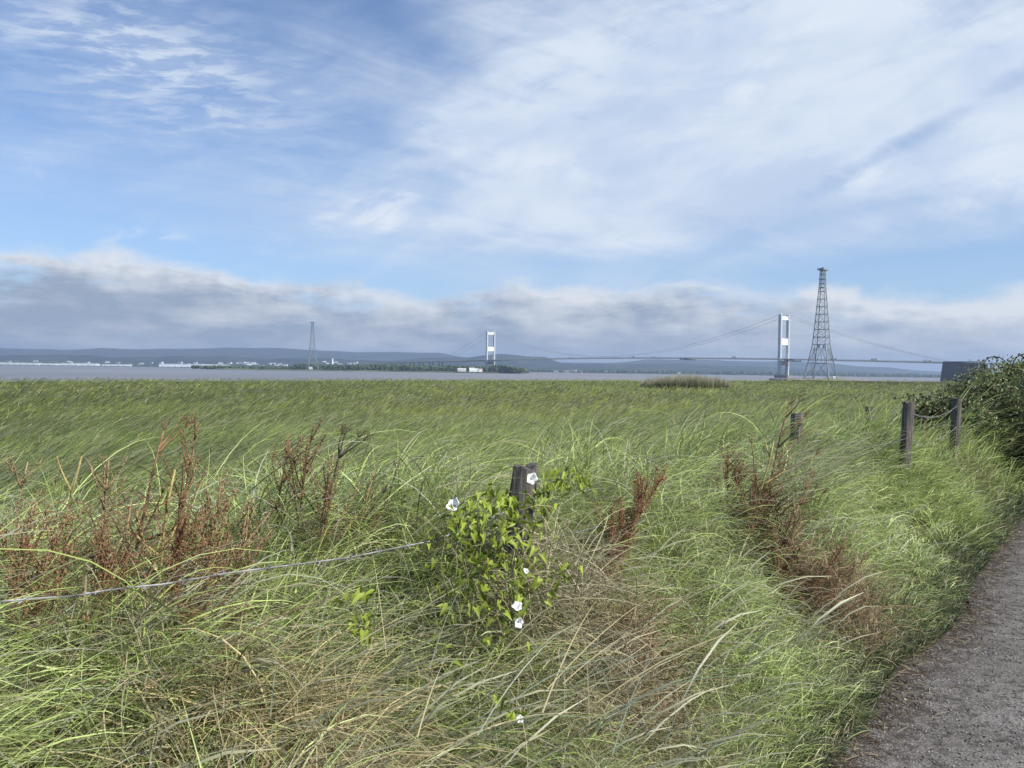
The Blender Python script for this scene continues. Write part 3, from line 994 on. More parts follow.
n = 9000
cxr, cyr = rng.uniform(-1, 1, n), rng.uniform(-1, 1, n)
k_ = cxr ** 2 + cyr ** 2 < 1
cxr, cyr = cxr[k_], cyr[k_]
RX, RY = 23.6 + cxr * 6.2, 105 + cyr * 4.5
n = len(RX)
hh = 1.95 * (1 - 0.45 * np.abs(cxr) ** 2.2) * (0.75 + 0.5 * fbm(RX * 0.8, RY * 0.8, 61)) * rng.uniform(0.75, 1.12, n)
colr = np.array([0.15, 0.18, 0.07]) * rng.uniform(0.5, 1.4, (n, 1)) + np.array([0.05, 0.03, 0.01]) * rng.random((n, 1))
V, Fc, C = ribbons(np.stack([RX, RY, ground(RX, RY)], -1), rng.normal(1.6, 0.6, n), hh, rng.uniform(0.03, 0.08, n), rng.uniform(0, 0.1, n), rng.uniform(0.2, 0.7, n), 3, colr, np.tile([0.55, 0.52, 0.38], (n, 1)))
tag(mesh_obj('reed_bed', V, Fc, grassm, colors=C), 'patch of taller reeds at the far edge of the marsh below the bridge', 'reeds', kind='stuff')

# ------------------------------------------------------------------ grass
STRAW = np.array([0.50, 0.43, 0.24]); BROWN = np.array([0.17, 0.095, 0.05])
GREEN = np.array([0.042, 0.070, 0.031]); SILVER = np.array([0.158, 0.190, 0.132]); YGREEN = np.array([0.11, 0.14, 0.05]); OLIVE = np.array([0.13, 0.13, 0.05])
sA, sB, sC, sD = at(300, 700, 2.2), at(555, 520, 3.0), at(625, 600, 3.1), at(830, 590, 4.4)


def straw_mask(x, y):
    s = 0.95 * spot(x, y, -0.55, 1.95, 0.42) + 0.8 * spot(x, y, sB.x, sB.y, 0.42) + 0.9 * spot(x, y, sC.x + 0.05, sC.y, 0.26) + 0.9 * spot(x, y, sD.x, sD.y, 0.45)
    s = s + 0.55 * spot(x, y, -0.2, 1.9, 0.25) + 0.5 * spot(x, y, 5.6, 9.3, 0.6)
    return s + 0.10


def mound(x, y):
    return fbm(x * 1.9 + 3, y * 1.9, 121, 3)


def make_tufts(nt_, rmin, rmax, nb, amax=0.86, verge=False):
    u = rng.random(nt_)
    r = np.exp(np.log(rmin) + u * (np.log(rmax) - np.log(rmin)))
    a = rng.uniform(-amax, amax, nt_)
    x, y = r * np.sin(a), r * np.cos(a)
    d = verge_d(x, y)
    ok = (d > 0.04) & (r < edge_r(x, y) + 2)
    if verge: ok &= (d < 1.6)
    x, y, r, d = x[ok], y[ok], r[ok], d[ok]
    return x, y, r, d


def blades_from(x, y, r, d, nb, S, grow=0.8, lean_gain=1.0):
    n = len(x)
    N = n * nb
    rep = lambda q_: np.repeat(q_, nb)
    near = sstep(r, 9.0, 4.0)
    vg = sstep(d, 1.6, 0.7)                       # 1 on the verge, 0 in the field
    wind = fbm(x * 0.35, y * 0.35, 71, 3)
    wind2 = fbm(x * 1.3, y * 1.3, 77, 3)
    h = (0.80 + 0.35 * (wind2 - 0.5) + 0.25 * rng.normal(0, 0.5, n)) * (0.40 + 0.60 * sstep(d, 0.0, 0.9))
    h = h * (1 - 0.25 * sstep(d, 2.5, 8)) + 0.25 * sstep(y, 6, 9) * sstep(d, 0.3, 1.2) * sstep(d, 4, 1.5)
    mz = mound(x, y); gx_ = (mound(x + 0.08, y) - mz) / 0.08; gy_ = (mound(x, y + 0.08) - mz) / 0.08
    down = np.arctan2(-gx_ * 0.55 + 0.55, -gy_ * 0.55)
    mk = sstep(r, 14, 7) * sstep(d, 0.1, 0.6)
    h = h * (1 - 0.28 * vg * sstep(x, -0.2, 0.8) * sstep(y, 9, 6)) * (1 - 0.38 * spot(x, y, -1.25, 2.5, 0.55)) * (1 - 0.5 * spot(x, y, 5.9, 9.6, 0.9)) * (1 - 0.55 * spot(x, y, 4.9, 10.4, 0.7)) * (1 - 0.6 * spot(x, y, 4.2, 8.9, 0.7)) * (1 - 0.5 * spot(x, y, 3.45, 7.5, 0.4)) * (1 - 0.15 * spot(x, y, 3.85, 7.2, 0.45))
    h = h + 0.16 * spot(x, y, 2.1, 5.6, 0.6)
    h = np.clip(h, 0.15, 1.2)
    # lean azimuth (clockwise from +Y): field blown to the right; verge falls over to the right and towards the path
    az0 = 1.35 + 0.9 * (wind - 0.5) + vg * (0.55 + 1.5 * (wind2 - 0.5)) + near * vg * rng.normal(0, 0.55, n)
    az0 = np.where((d > 1.0) & (r < 4.5), az0 + rng.normal(0, 0.9, n), az0)
    az0 = az0 * (1 - 0.75 * mk) + down * 0.75 * mk
    th1 = (1.20 + 0.35 * mk + 0.55 * (wind - 0.5) + vg * 0.60 + rng.normal(0, 0.18, n)) * lean_gain
    spread = 0.045 * np.clip(r / 5, 1, 60) ** 0.75 + 0.02
    bx = rep(x) + rng.normal(0, 1, N) * rep(spread); by = rep(y) + rng.normal(0, 1, N) * rep(spread)
    bd = verge_d(bx, by)
    R_ = rep(r)
    off = rng.random(N) * rep(h) * (0.20 + 0.38 * (1 - rep(vg))) * rep(sstep(d, 0.15, 0.8))
    L = rep(h) * (0.22 + 0.50 * rng.random(N) ** 1.6) * (1 + 0.15 * (1 - rep(mk)))
    L = np.where(bd < 0.10, L * 0.75, L)
    w = (0.0018 + 0.0048 * rng.random(N) ** 1.7) * np.clip(R_ / 4.5, 1, 80) ** grow
    A = rep(az0) + rng.normal(0, 0.55, N) * (0.5 + 1.9 * rep(near))
    T0 = np.abs(rng.normal(0.25, 0.22, N) + 0.45 * (1 - rep(vg)) + 0.25 * rep(vg)); T1_ = rep(th1 + 0.25 * (1 - vg)) + rng.normal(0, 0.28, N)
    # colour, with highlights and deep shade put into the blade tones
    g = fbm(x * 0.6 + 9, y * 0.6, 81, 4); g2 = fbm(x * 0.06, y * 0.09, 83, 3); g3 = rng.random(n)
    k = np.clip((g - 0.38) * 2.2 + 0.25 * (g3 - 0.5) + 0.25 * vg, 0, 1)[:, None]
    col = GREEN * (1 - k) + SILVER * k
    k2 = np.clip(sstep(g3, 0.72, 1.0) * 0.7 + 0.8 * sstep(g2, 0.5, 0.75) * (1 - vg), 0, 1)[:, None]
    col = col * (1 - 0.5 * k2) + (YGREEN * 0.5 + OLIVE * 0.5) * 0.5 * k2
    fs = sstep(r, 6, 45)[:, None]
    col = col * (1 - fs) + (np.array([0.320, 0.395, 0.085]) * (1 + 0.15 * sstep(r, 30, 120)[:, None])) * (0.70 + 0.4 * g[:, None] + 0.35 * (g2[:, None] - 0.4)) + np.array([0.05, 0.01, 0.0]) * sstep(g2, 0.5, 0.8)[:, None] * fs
    nf = rep(sstep(r, 12, 4))[:, None]
    C0_ = 1 - 0.30 * rep(sstep(r, 3.5, 6) * sstep(r, 22, 9) * (1 - vg))[:, None]
    ff = C0_ * np.exp(rng.normal(-0.06, 1, (N, 1)) * (0.22 + 0.24 * nf) + np.repeat(rng.normal(0, 0.22, (n, 1)), nb, 0) * (0.35 + 0.65 * nf))
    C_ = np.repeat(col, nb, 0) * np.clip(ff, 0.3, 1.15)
    C_ = C_ + np.array([0.21, 0.215, 0.160]) * np.clip(ff - 1.15, 0, 1.2) * 0.8
    sm = straw_mask(bx, by)
    isst = rng.random(N) < sm * 0.85
    isbr = isst & (rng.random(N) < 0.08 + 0.5 * spot(bx, by, sD.x, sD.y, 0.5))
    C_ = np.where(isst[:, None], STRAW * rng.uniform(0.45, 1.15, (N, 1)), C_)
    C_ = np.where(isbr[:, None], BROWN * rng.uniform(0.6, 1.5, (N, 1)), C_)
    pale = rng.random(N) < 0.20 * rep(near) + 0.04  # pale blades painted in as bright highlights
    C_ = np.where(pale[:, None], np.array([0.46, 0.46, 0.33]) * rng.uniform(0.6, 1.1, (N, 1)), C_)
    tip = C_ * 0.85 + np.array([0.16, 0.15, 0.10]) * 0.4
    T1_ = np.where(isst, T1_ + 0.25, T1_)
    A = np.where(isst, A + rng.normal(0, 0.9, N), A)
    keep = (bd > 0.02) & (np.hypot(bx, by) > 1.42)
    P0 = np.stack([bx, by, ground(bx, by) - 0.02 + off + rep(mk) * (mound(bx, by) - 0.42) * 0.78], -1)
    s_ = keep
    return ribbons(P0[s_], A[s_], L[s_], w[s_], T0[s_], T1_[s_], S, C_[s_], tip[s_], curl=(rng.normal(0, 0.5, N) * (1 + rep(vg)))[s_])


def seeds_from(n, rmin, rmax, S=5, lo=0.75, hi=1.15, dmin=0.5, dmax=1e9):
    r = np.exp(rng.uniform(np.log(rmin), np.log(rmax), n)); a = rng.uniform(-0.86, 0.86, n)
    x, y = r * np.sin(a), r * np.cos(a)
    d = verge_d(x, y)
    ok = (d > dmin) & (d < dmax) & (r < edge_r(x, y))
    patch = fbm(x * 0.25, y * 0.4, 91, 3)
    ok &= rng.random(n) < sstep(patch, 0.25, 0.65) + 0.2
    ok &= (spot(x, y, 4.2, 8.9, 0.8) + spot(x, y, 3.4, 7.4, 0.6) + spot(x, y, 5.6, 9.4, 0.8)) < 0.25
    x, y, r, d = x[ok], y[ok], r[ok], d[ok]
    n = len(x)
    L = rng.uniform(lo, hi, n)
    g = np.clip(r / 6, 1, 60)
    w = rng.uniform(0.004, 0.008, n) * g ** 0.70
    prof = np.array([0.28, 0.26, 0.24, 0.24, 0.95, 1.0, 0.15]) if S == 6 else np.array([0.3, 0.28, 0.9, 0.2])
    col = SILVER * rng.uniform(0.8, 1.2, (n, 1))
    tip = (np.array([0.62, 0.60, 0.38]) * (0.45 + 0.55 * rng.random((n, 1))))
    return ribbons(np.stack([x, y, ground(x, y)], -1), rng.normal(1.45, 0.35, n), L, w, np.abs(rng.normal(0.42, 0.16, n)), rng.normal(1.6, 0.25, n), S, col, tip, prof=prof)


x, y, r, d = make_tufts(15000, 1.25, 9.0, 30)
parts = [blades_from(x, y, r, d, 30, 6)]
x, y, r, d = make_tufts(7000, 1.5, 14.0, 24, verge=True)
parts.append(blades_from(x, y, r, d, 24, 6))
parts.append(seeds_from(2600, 1.9, 9.0, 6, 0.45, 0.85, 0.25))
# short fringe and litter along the path edge
n = 26000
yy = rng.uniform(1.4, 16, n) ** 1.0
dd = np.abs(rng.normal(0.0, 0.14, n)) + 0.0
xx = np.interp(yy, PY, PX) - dd / 0.78
cc = (GREEN * 1.1) * rng.uniform(0.6, 1.5, (n, 1)); st = rng.random(n) < 0.25
cc = np.where(st[:, None], STRAW * rng.uniform(0.3, 1.0, (n, 1)), cc)
parts.append(ribbons(np.stack([xx, yy, ground(xx, yy) - 0.005], -1), rng.uniform(-3.1, 3.1, n) * 0.4 + 1.9, rng.uniform(0.05, 0.26, n) * (0.5 + 2 * dd), rng.uniform(0.002, 0.005, n) * np.clip(yy / 5, 1, 4), rng.uniform(0.1, 0.8, n), rng.uniform(0.8, 1.9, n), 6, cc, cc * 1.1))
V, Fc, C = join(parts)
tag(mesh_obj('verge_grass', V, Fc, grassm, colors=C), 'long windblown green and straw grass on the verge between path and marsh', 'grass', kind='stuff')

x, y, r, d = make_tufts(22000, 8.0, 40.0, 18)
parts = [blades_from(x, y, r, d, 18, 3, 0.65)]
x, y, r, d = make_tufts(24000, 36.0, 330.0, 12)
parts.append(blades_from(x, y, r, d, 12, 3, 0.75))
parts.append(seeds_from(60000, 5.0, 160.0, 3, 0.75, 1.0, 0.9))
V, Fc, C = join(parts)
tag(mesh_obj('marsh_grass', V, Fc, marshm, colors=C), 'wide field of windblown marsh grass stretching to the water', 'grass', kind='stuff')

# ------------------------------------------------------------------ fence
wood = plain('weathered_post_timber', (0.135, 0.122, 0.108), 0.9, 0.45, 5.0, stretch=(9, 9, 0.8), bump=0.9, bscale=6.0, spec=0.15)
wire = plain('galvanised_wire', (0.24, 0.23, 0.23), 0.7, 0.6, 14.0, metal=0.1)
fence = empty('post_and_wire_fence', (0.03, 3.1, 0))
tag(fence, 'weathered timber posts strung with sagging barbed wire along the path', 'fence')


def post(parent, base, top, rad, seed, name='post'):
    rd = random.Random(seed)
    n, K = 20, 9
    vs, fs = [], []
    base, top = Vector(base), Vector(top)
    ang = [1 + 0.05 * math.sin(4 * math.pi * j / n + seed) + rd.uniform(-0.03, 0.03) for j in range(n)]
    for k in range(K + 1):
        t = k / K
        c_ = base.lerp(top, t)
        for j in range(n):
            a = 2 * math.pi * j / n
            rr_ = rad * ang[j] * (1 + 0.03 * rd.uniform(-1, 1)) * (1.0 - 0.05 * t) * (0.93 if k == K else 1)
            vs.append((c_.x + rr_ * math.cos(a), c_.y + rr_ * math.sin(a), c_.z + (0.012 * rd.uniform(-1, 1) if k == K else 0)))
    for k in range(K):
        for j in range(n):
            a, b_ = k * n + j, k * n + (j + 1) % n
            fs.append((a, b_, b_ + n, a + n))
    vs.append((top.x, top.y, top.z - 0.004)); ci = len(vs) - 1
    for j in range(n): fs.append((K * n + j, K * n + (j + 1) % n, ci))
    o = mesh_obj(name, np.array(vs), fs, wood, None)
    if parent:
        o.parent = parent; o.matrix_parent_inverse = Matrix.Translation(parent.location).inverted()
    return o


posts = []
for i, (px, ptop, Yd, rad, lean) in enumerate([(526, 466, 3.1, 0.058, (0.11, 0.0)), (797, 413, 6.4, 0.052, (0.0, 0.0)), (909, 402, 7.7, 0.055, (0.06, 0.02)), (957, 398, 9.6, 0.056, (0.03, 0))]):
    tp = at(px, ptop, Yd)
    posts.append(tp)
    post(fence, (tp.x - lean[0], tp.y - lean[1], float(ground(tp.x, tp.y)) - 0.1), tp, rad, 100 + i)


def strand(pts, rad=0.0026, barbs=0.13, name='barbed_wire'):
    b = MB()
    P_ = [Vector(p) for p in pts]
    fine_, tot = [], 0
    for a, c_ in zip(P_[:-1], P_[1:]):
        L = (c_ - a).length; k = max(6, int(L / 0.12))
        for i in range(k):
            t = i / k
            fine_.append(a.lerp(c_, t) - Vector((0, 0, 4 * t * (1 - t) * 0.03 * L / 2)) + Vector((0, 0, random.uniform(-0.002, 0.002))))
    fine_.append(P_[-1])
    b.tube(fine_, rad, 5)
    nx = 0.05
    acc = 0.0
    for a, c_ in zip(fine_[:-1], fine_[1:]):
        L = (c_ - a).length
        while nx < acc + L:
            p = a.lerp(c_, (nx - acc) / L)
            for s in range(2):
                dv = Vector((random.uniform(-1, 1), random.uniform(-1, 1), random.uniform(-1, 1))).normalized() * 0.014
                b.tube([p - dv, p + dv], rad * 0.8, 4)
            nx += barbs * random.uniform(0.8, 1.3)
        acc += L
    o = b.build(name, wire)
    o.parent = fence; o.matrix_parent_inverse = Matrix.Translation(fence.location).inverted()
    return o


A_, B_, D_, E_ = posts
wl = at(-140, 628, 1.45)
strand([at(0, 602, 1.70) + (wl - wl), at(120, 588, 1.93), at(240, 571, 2.2), at(435, 540, 2.75), at(505, 512, 3.05)], 0.0026)
strand([at(-260, 650, 1.25), at(0, 602, 1.70)], 0.0026)
strand([A_ + Vector((0.04, -.04, -0.30)), B_ + Vector((-.04, -.04, -0.34)), D_ + Vector((-0.03, -.05, -0.36))], 0.002)
strand([D_ + Vector((0.03, -.05, -0.12)), D_.lerp(E_, 0.55) + Vector((0, 0, -0.19)), E_ + Vector((-0.03, -.05, -0.10))], 0.0026)
strand([D_ + Vector((0.03, -.05, -0.42)), D_.lerp(E_, 0.5) + Vector((0, 0, -0.46)), E_ + Vector((-0.03, -.05, -0.36))], 0.0024)
tp = at(870, 407, 10.0)
o = post(None, (tp.x, tp.y, float(ground(tp.x, tp.y)) - 0.1), tp, 0.062, 140, 'fence_post')
tag(o, 'lone dark post standing in the marsh grass behind the fence', 'post')
o = post(None, *(lambda q_: ((q_.x - 0.02, q_.y, float(ground(q_.x, q_.y)) - 0.1), q_))(at(937, 410, 12.2)), 0.04, 141, 'fence_post')
tag(o, 'thin dark stake in the hollow before the bramble hedge', 'post')

# ------------------------------------------------------------------ dead docks and hogweed on the verge
twigm = plain('dry_stem', (0.20, 0.12, 0.06), 0.8, 0.5, 30.0)
twigy = plain('yellowed_stem', (0.36, 0.30, 0.11), 0.7, 0.3, 30.0)
twigt = plain('tan_stem', (0.30, 0.22, 0.12), 0.8, 0.4, 30.0)
twigd = plain('dark_stem', (0.055, 0.045, 0.03), 0.8, 0.4, 30.0)
seedq = np.array([(-0.5, -0.35, 0), (0.5, -0.35, 0.1), (0.6, 0.3, -0.1), (-0.4, 0.4, 0.1)])
seedf = np.array([(0, 1, 2, 3)])


def dead_plant(px, ytop, Yd, style, label, name=None, cat=None, lean=0.15, dense=1.0, seed=0, red=0.5, group=None):
    rd = random.Random(seed * 31 + 5)
    tip = at(px, ytop, Yd)
    bx, by = tip.x - lean, tip.y + rd.uniform(-0.1, 0.1)
    bz = float(ground(bx, by)) - 0.02
    H = tip.z - bz
    name = name or {'dock': 'dock_plant', 'umbel': 'hogweed_plant', 'stalk': 'dead_stalk'}[style]
    cat = cat or {'dock': 'dock plant', 'umbel': 'hogweed', 'stalk': 'dead stalk'}[style]
    root = empty(name, (bx, by, bz))
    tag(root, label, cat, group)
    st = MB(); sp_ = []
    k = 9
    off = Vector((0, 0, 0)); pts = []
    for i in range(k + 1):
        t = i / k
        pts.append(Vector((lean * t ** 1.4, (tip.y - by) * t, H * t)) + off)
        off += Vector((rd.uniform(-1, 1), rd.uniform(-1, 1), 0)) * 0.009
    r0 = 0.0064 * (1 + 0.5 * (style != 'dock'))
    st.tube(pts, [r0 * (1 - 0.65 * i / k) for i in range(k + 1)], 6)
    nb = {'dock': 11, 'umbel': 6, 'stalk': 4}[style]
    ends = []
    for j in range(nb):
        t = rd.uniform(0.38, 0.95)
        i = int(t * k); p = pts[i].lerp(pts[min(i + 1, k)], t * k - i)
        a = rd.uniform(0, 2 * math.pi); el_ = rd.uniform(0.45, 0.95) if style != 'dock' else rd.uniform(0.9, 1.25)
        Lb = H * (1.05 - t) * rd.uniform(0.35, 0.6) + 0.06
        dv = Vector((math.cos(a) * math.cos(el_) + 0.15, math.sin(a) * math.cos(el_), math.sin(el_)))
        bp_ = [p]
        for s in range(5):
            dv = (dv + Vector((rd.uniform(-.12, .12) + .03, rd.uniform(-.12, .12), rd.uniform(-0.02, 0.14)))).normalized()
            bp_.append(bp_[-1] + dv * Lb / 5)
        st.tube(bp_, [r0 * 0.55 * (1 - 0.6 * s / 5) for s in range(6)], 5)
        ends.append(bp_)
    if style == 'umbel':
        for e in ends + [pts[-3:]]:
            c_ = e[-1]
            dv = (e[-1] - e[-2]).normalized()
            for q_ in range(11):
                w = (dv + Vector((rd.uniform(-1, 1), rd.uniform(-1, 1), rd.uniform(-0.3, 1))) * 0.75).normalized()
                e2 = c_ + w * rd.uniform(0.025, 0.05)
                st.tube([c_, e2], 0.0009, 3, caps=False)
                for _ in range(3): sp_.append(e2 + Vector((rd.uniform(-1, 1), rd.uniform(-1, 1), rd.uniform(-1, 1))) * 0.006)
    elif style == 'dock':
        for e in ends + [pts[k // 2:]]:
            for a, b_ in zip(e[:-1], e[1:]):
                m_ = int((b_ - a).length / 0.0075 * 4.2 * dense)
                for _ in range(m_):
                    p = a.lerp(b_, rd.random())
                    sp_.append(p + Vector((rd.gauss(0, 1), rd.gauss(0, 1), rd.gauss(0, 1))) * 0.009)
    else:
        for e in ends + [pts[-2:]]:
            for _ in range(10): sp_.append(e[-1] + Vector((rd.gauss(0, 1), rd.gauss(0, 1), rd.gauss(0, 1))) * 0.008)
    sm = {'dock': rd.choice([twigm, twigt]), 'umbel': (twigd if rd.random() < 0.6 else twigm), 'stalk': twigy}[style]
    st.build('stem', sm, root, smooth=True)
    if sp_:
        P_ = np.array([tuple(p) for p in sp_]); n = len(P_)
        red = min(red, 1.2) * 0.9
        base_ = np.array([0.21, 0.080, 0.038]) * red + np.array([0.20, 0.14, 0.08]) * (1 - red)
        C0 = base_ * rng.uniform(0.5, 1.6, (n, 1))
        V, Fc, C = scatter(seedq, seedf, P_, rand_rot(n), rng.uniform(0.0028, 0.006, n), C0)
        mesh_obj('seed_head', V, Fc, stalkm, root, colors=C)
    # a few curled dead leaves low on the stem
    n = 7
    zs = rng.uniform(0.05, 0.55, n) * H
    P0 = np.stack([lean * (zs / H) ** 1.4, zs * 0, zs], -1)
    c0 = (np.array([0.16, 0.07, 0.035]) if style != 'stalk' else np.array([0.30, 0.24, 0.11])) * rng.uniform(0.6, 1.4, (n, 1))
    V, Fc, C = ribbons(P0, rng.uniform(0, 6.28, n), rng.uniform(0.10, 0.24, n), rng.uniform(0.010, 0.028, n), rng.uniform(0.2, 0.7, n), rng.uniform(2.0, 3.0, n), 6, c0)
    mesh_obj('dead_leaf', V, Fc, stalkm, root, colors=C)
    return root


gl = 'dead brown plants along the left of the fence'
gr = 'dead brown plants right of the bindweed'
plants = [
    (14, 462, 2.9, 'dock', 'thin brown dock at the left edge of the photo above the wire', .10, 1.0, .5),
    (40, 500, 2.5, 'dock', 'short rusty dock between the left edge and the forked yellow stalk', .12, 1.5, .7),
    (84, 456, 2.9, 'stalk', 'forked yellow-green stalk standing taller left of the thick brown dock', .22, 1, .4),
    (105, 462, 2.8, 'dock', 'upright brown dock with a ragged head, right of the yellow stalk', .06, 1.0, .5),
    (62, 520, 2.2, 'dock', 'rust coloured dock just above the wire below the yellow stalk', .12, 1.8, .75),
    (18, 535, 2.1, 'dock', 'rust brown dock low in the left corner touching the wire', .10, 1.8, .7),
    (140, 500, 2.4, 'dock', 'dense reddish dock between the upright brown dock and the tallest one', .10, 1.7, .75),
    (122, 540, 2.15, 'dock', 'squat brown dock directly behind the wire, below the upright brown dock', .12, 1.8, .6),
    (163, 430, 2.9, 'umbel', 'dark branching hogweed left of the tallest dock', .16, 1, .2),
    (204, 421, 2.8, 'dock', 'tallest brown dock in the left group, with a blocky seed head', .14, 1.1, .35),
    (178, 470, 2.6, 'stalk', 'yellowed branching stalk leaning beside the tallest dock', .12, 1, .4),
    (188, 520, 2.3, 'dock', 'dense red-brown dock under the tallest dock', .10, 1.8, .8),
    (222, 478, 2.7, 'dock', 'red-brown dock with fluffy seed spikes right of the tallest dock', .12, 1.6, .85),
    (240, 505, 2.5, 'dock', 'dark red dock at the right end of the left group', .10, 1.6, .75),
    (215, 545, 2.25, 'dock', 'low brown dock above the wire at the right end of the left group', .10, 1.8, .6),
    (290, 440, 3.2, 'dock', 'brown dock left in the middle pair of tall clumps', .12, 1.4, .35),
    (312, 425, 3.2, 'dock', 'tall brown dock with a bleached arching tip in the middle clump', .12, 1.4, .3),
    (328, 452, 3.0, 'dock', 'dense dark brown dock at the heart of the middle clump', .10, 1.7, .35),
    (352, 436, 3.3, 'umbel', 'dark hogweed with flat seed heads right of the middle clump', .18, 1, .3),
    (398, 470, 3.4, 'umbel', 'sparse dark hogweed leaning right, between the middle clump and the bindweed', .25, 1, .2),
    (375, 480, 3.2, 'dock', 'thin faded dock in front of the sparse hogweed', .15, .8, .2),
    (664, 474, 3.5, 'dock', 'deep red dock spike leaning right beside the bindweed mound', .40, 2.6, 1.1),
    (650, 486, 3.45, 'dock', 'second deep red dock spike just left of the leaning one', .34, 2.4, 1.1),
    (640, 505, 3.4, 'dock', 'shorter red dock low at the left of the two red spikes', .26, 2.2, 1.0),
    (622, 520, 3.4, 'dock', 'brown-red dock bent down at the foot of the red spikes', .20, 2.2, .8),
    (727, 446, 4.6, 'dock', 'rusty dock at the left of the right-hand dead clump', .04, 1.6, .75),
    (736, 470, 4.5, 'dock', 'short rusty dock in front of the left one of the right-hand clump', .06, 1.6, .75),
    (788, 405, 4.5, 'umbel', 'tallest thin dark stem, rising to the height of the marsh edge beside a post', .22, 1, .2),
    (772, 442, 4.3, 'stalk', 'thick yellow-brown stalk at the centre of the right-hand dead clump', .18, 1, .3),
    (780, 455, 4.35, 'dock', 'brown dock against the thick yellow-brown stalk', .18, 1.4, .4),
    (760, 475, 4.3, 'dock', 'dark brown dock at the foot of the thick yellow-brown stalk', .10, 1.6, .5),
    (815, 478, 4.3, 'umbel', 'black branching stem forking out to the right of the dead clump', .30, 1, .2),
    (800, 505, 4.2, 'dock', 'low brown dock under the black branching stem', .15, 1.5, .5),
    (838, 545, 4.3, 'dock', 'flattened rusty dock at the right end of the dead clump', .30, 1.6, .7),
    (868, 560, 4.5, 'dock', 'bent bronze dock lowest at the right towards the path', .30, 1.4, .6),
]
for i, (px, yt, Yd, sty, lab, ln, dn, rd_) in enumerate(plants):
    dead_plant(px, yt, Yd, sty, lab, lean=ln, dense=dn, seed=i + 1, red=min(rd_, 1.2), group=gl if px < 420 else gr)

# ------------------------------------------------------------------ bindweed over the fence
bw = empty('bindweed', tuple(at(500, 560, 2.75).xy) + (0.1,))
tag(bw, 'yellow-green bindweed scrambling over the grass below the first fence post, with white trumpet flowers', 'bindweed')
vinem = plain('vine_stem', (0.14, 0.16, 0.05), 0.6, 0.2, 20); leaves_p, leaves_s = [], []
rd = random.Random(5)
runs = [[(452, 505, 2.72), (445, 540, 2.68), (440, 580, 2.62), (450, 612, 2.55)], [(470, 498, 2.78), (462, 540, 2.7), (470, 590, 2.6), (478, 640, 2.5)],
        [(488, 488, 2.85), (498, 500, 2.82), (480, 520, 2.78), (455, 520, 2.72)], [(548, 486, 2.98), (545, 494, 2.95), (528, 505, 2.9), (508, 520, 2.82), (500, 545, 2.75)],
        [(560, 474, 3.05), (578, 476, 3.1), (592, 482, 3.1)], [(505, 545, 2.75), (512, 570, 2.68), (530, 585, 2.65), (552, 578, 2.68), (566, 566, 2.72)],
        [(496, 496, 2.95), (506, 504, 2.92), (516, 512, 2.88)], [(484, 560, 2.66), (492, 590, 2.6), (500, 620, 2.53)], [(440, 640, 2.40), (446, 655, 2.37)], [(352, 600, 2.3), (362, 612, 2.28), (370, 632, 2.25)],
        [(556, 484, 3.0), (566, 474, 3.02), (580, 472, 3.05)], [(478, 500, 2.8), (476, 530, 2.75), (482, 560, 2.68)], [(500, 545, 2.7), (510, 580, 2.58), (516, 606, 2.52), (519, 628, 2.47)], [(500, 690, 2.12), (520, 722, 2.07)], [(514, 496, 2.97), (519, 515, 2.93), (524, 540, 2.85), (522, 565, 2.75)], [(532, 500, 2.95), (536, 520, 2.9), (541, 545, 2.8)]]
for run in runs:
    P_ = [at(*p) - bw.location for p in run]
    fine_ = []
    for a, b_ in zip(P_[:-1], P_[1:]):
        for s in range(5): fine_.append(a.lerp(b_, s / 5) + Vector((rd.gauss(0, .008), rd.gauss(0, .01), rd.gauss(0, .008))))
    fine_.append(P_[-1])
    vine = MB(); vine.tube(fine_, 0.0016, 5); vine.build('vine_stem', vinem, bw)
    for p in fine_:
        for _ in range(2 if len(run) > 2 else 1):
            leaves_p.append(tuple(p + Vector((rd.gauss(0, .028), rd.gauss(-0.012, .03), rd.gauss(0, .028)))))
lv = np.array([(0, 0, 0), (-0.24, -0.28, 0.02), (-0.36, -0.08, 0.16), (-0.20, 0.42, 0.12), (0, 1.05, -0.22), (0.20, 0.42, 0.12), (0.36, -0.08, 0.16), (0.24, -0.28, 0.02)])
lf = np.array([(0, 2, 1), (0, 3, 2), (0, 4, 3), (0, 5, 4), (0, 6, 5), (0, 7, 6)])
P_ = np.array(leaves_p); n = len(P_)


def facing_rot(n, out, tilt=0.6, down=True):
    """leaves whose faces look roughly along `out`, tips hanging down"""
    rot = np.zeros((n, 3, 3))
    for i in range(n):
        z = Vector(out) + Vector(rng.normal(0, tilt, 3)); z.normalize()
        y_ = Vector((rng.normal(0, .6), rng.normal(0, .5), -1)); y_ = (y_ - z * y_.dot(z)).normalized()
        x_ = y_.cross(z)
        rot[i] = np.array([x_, y_, z]).T
    return rot


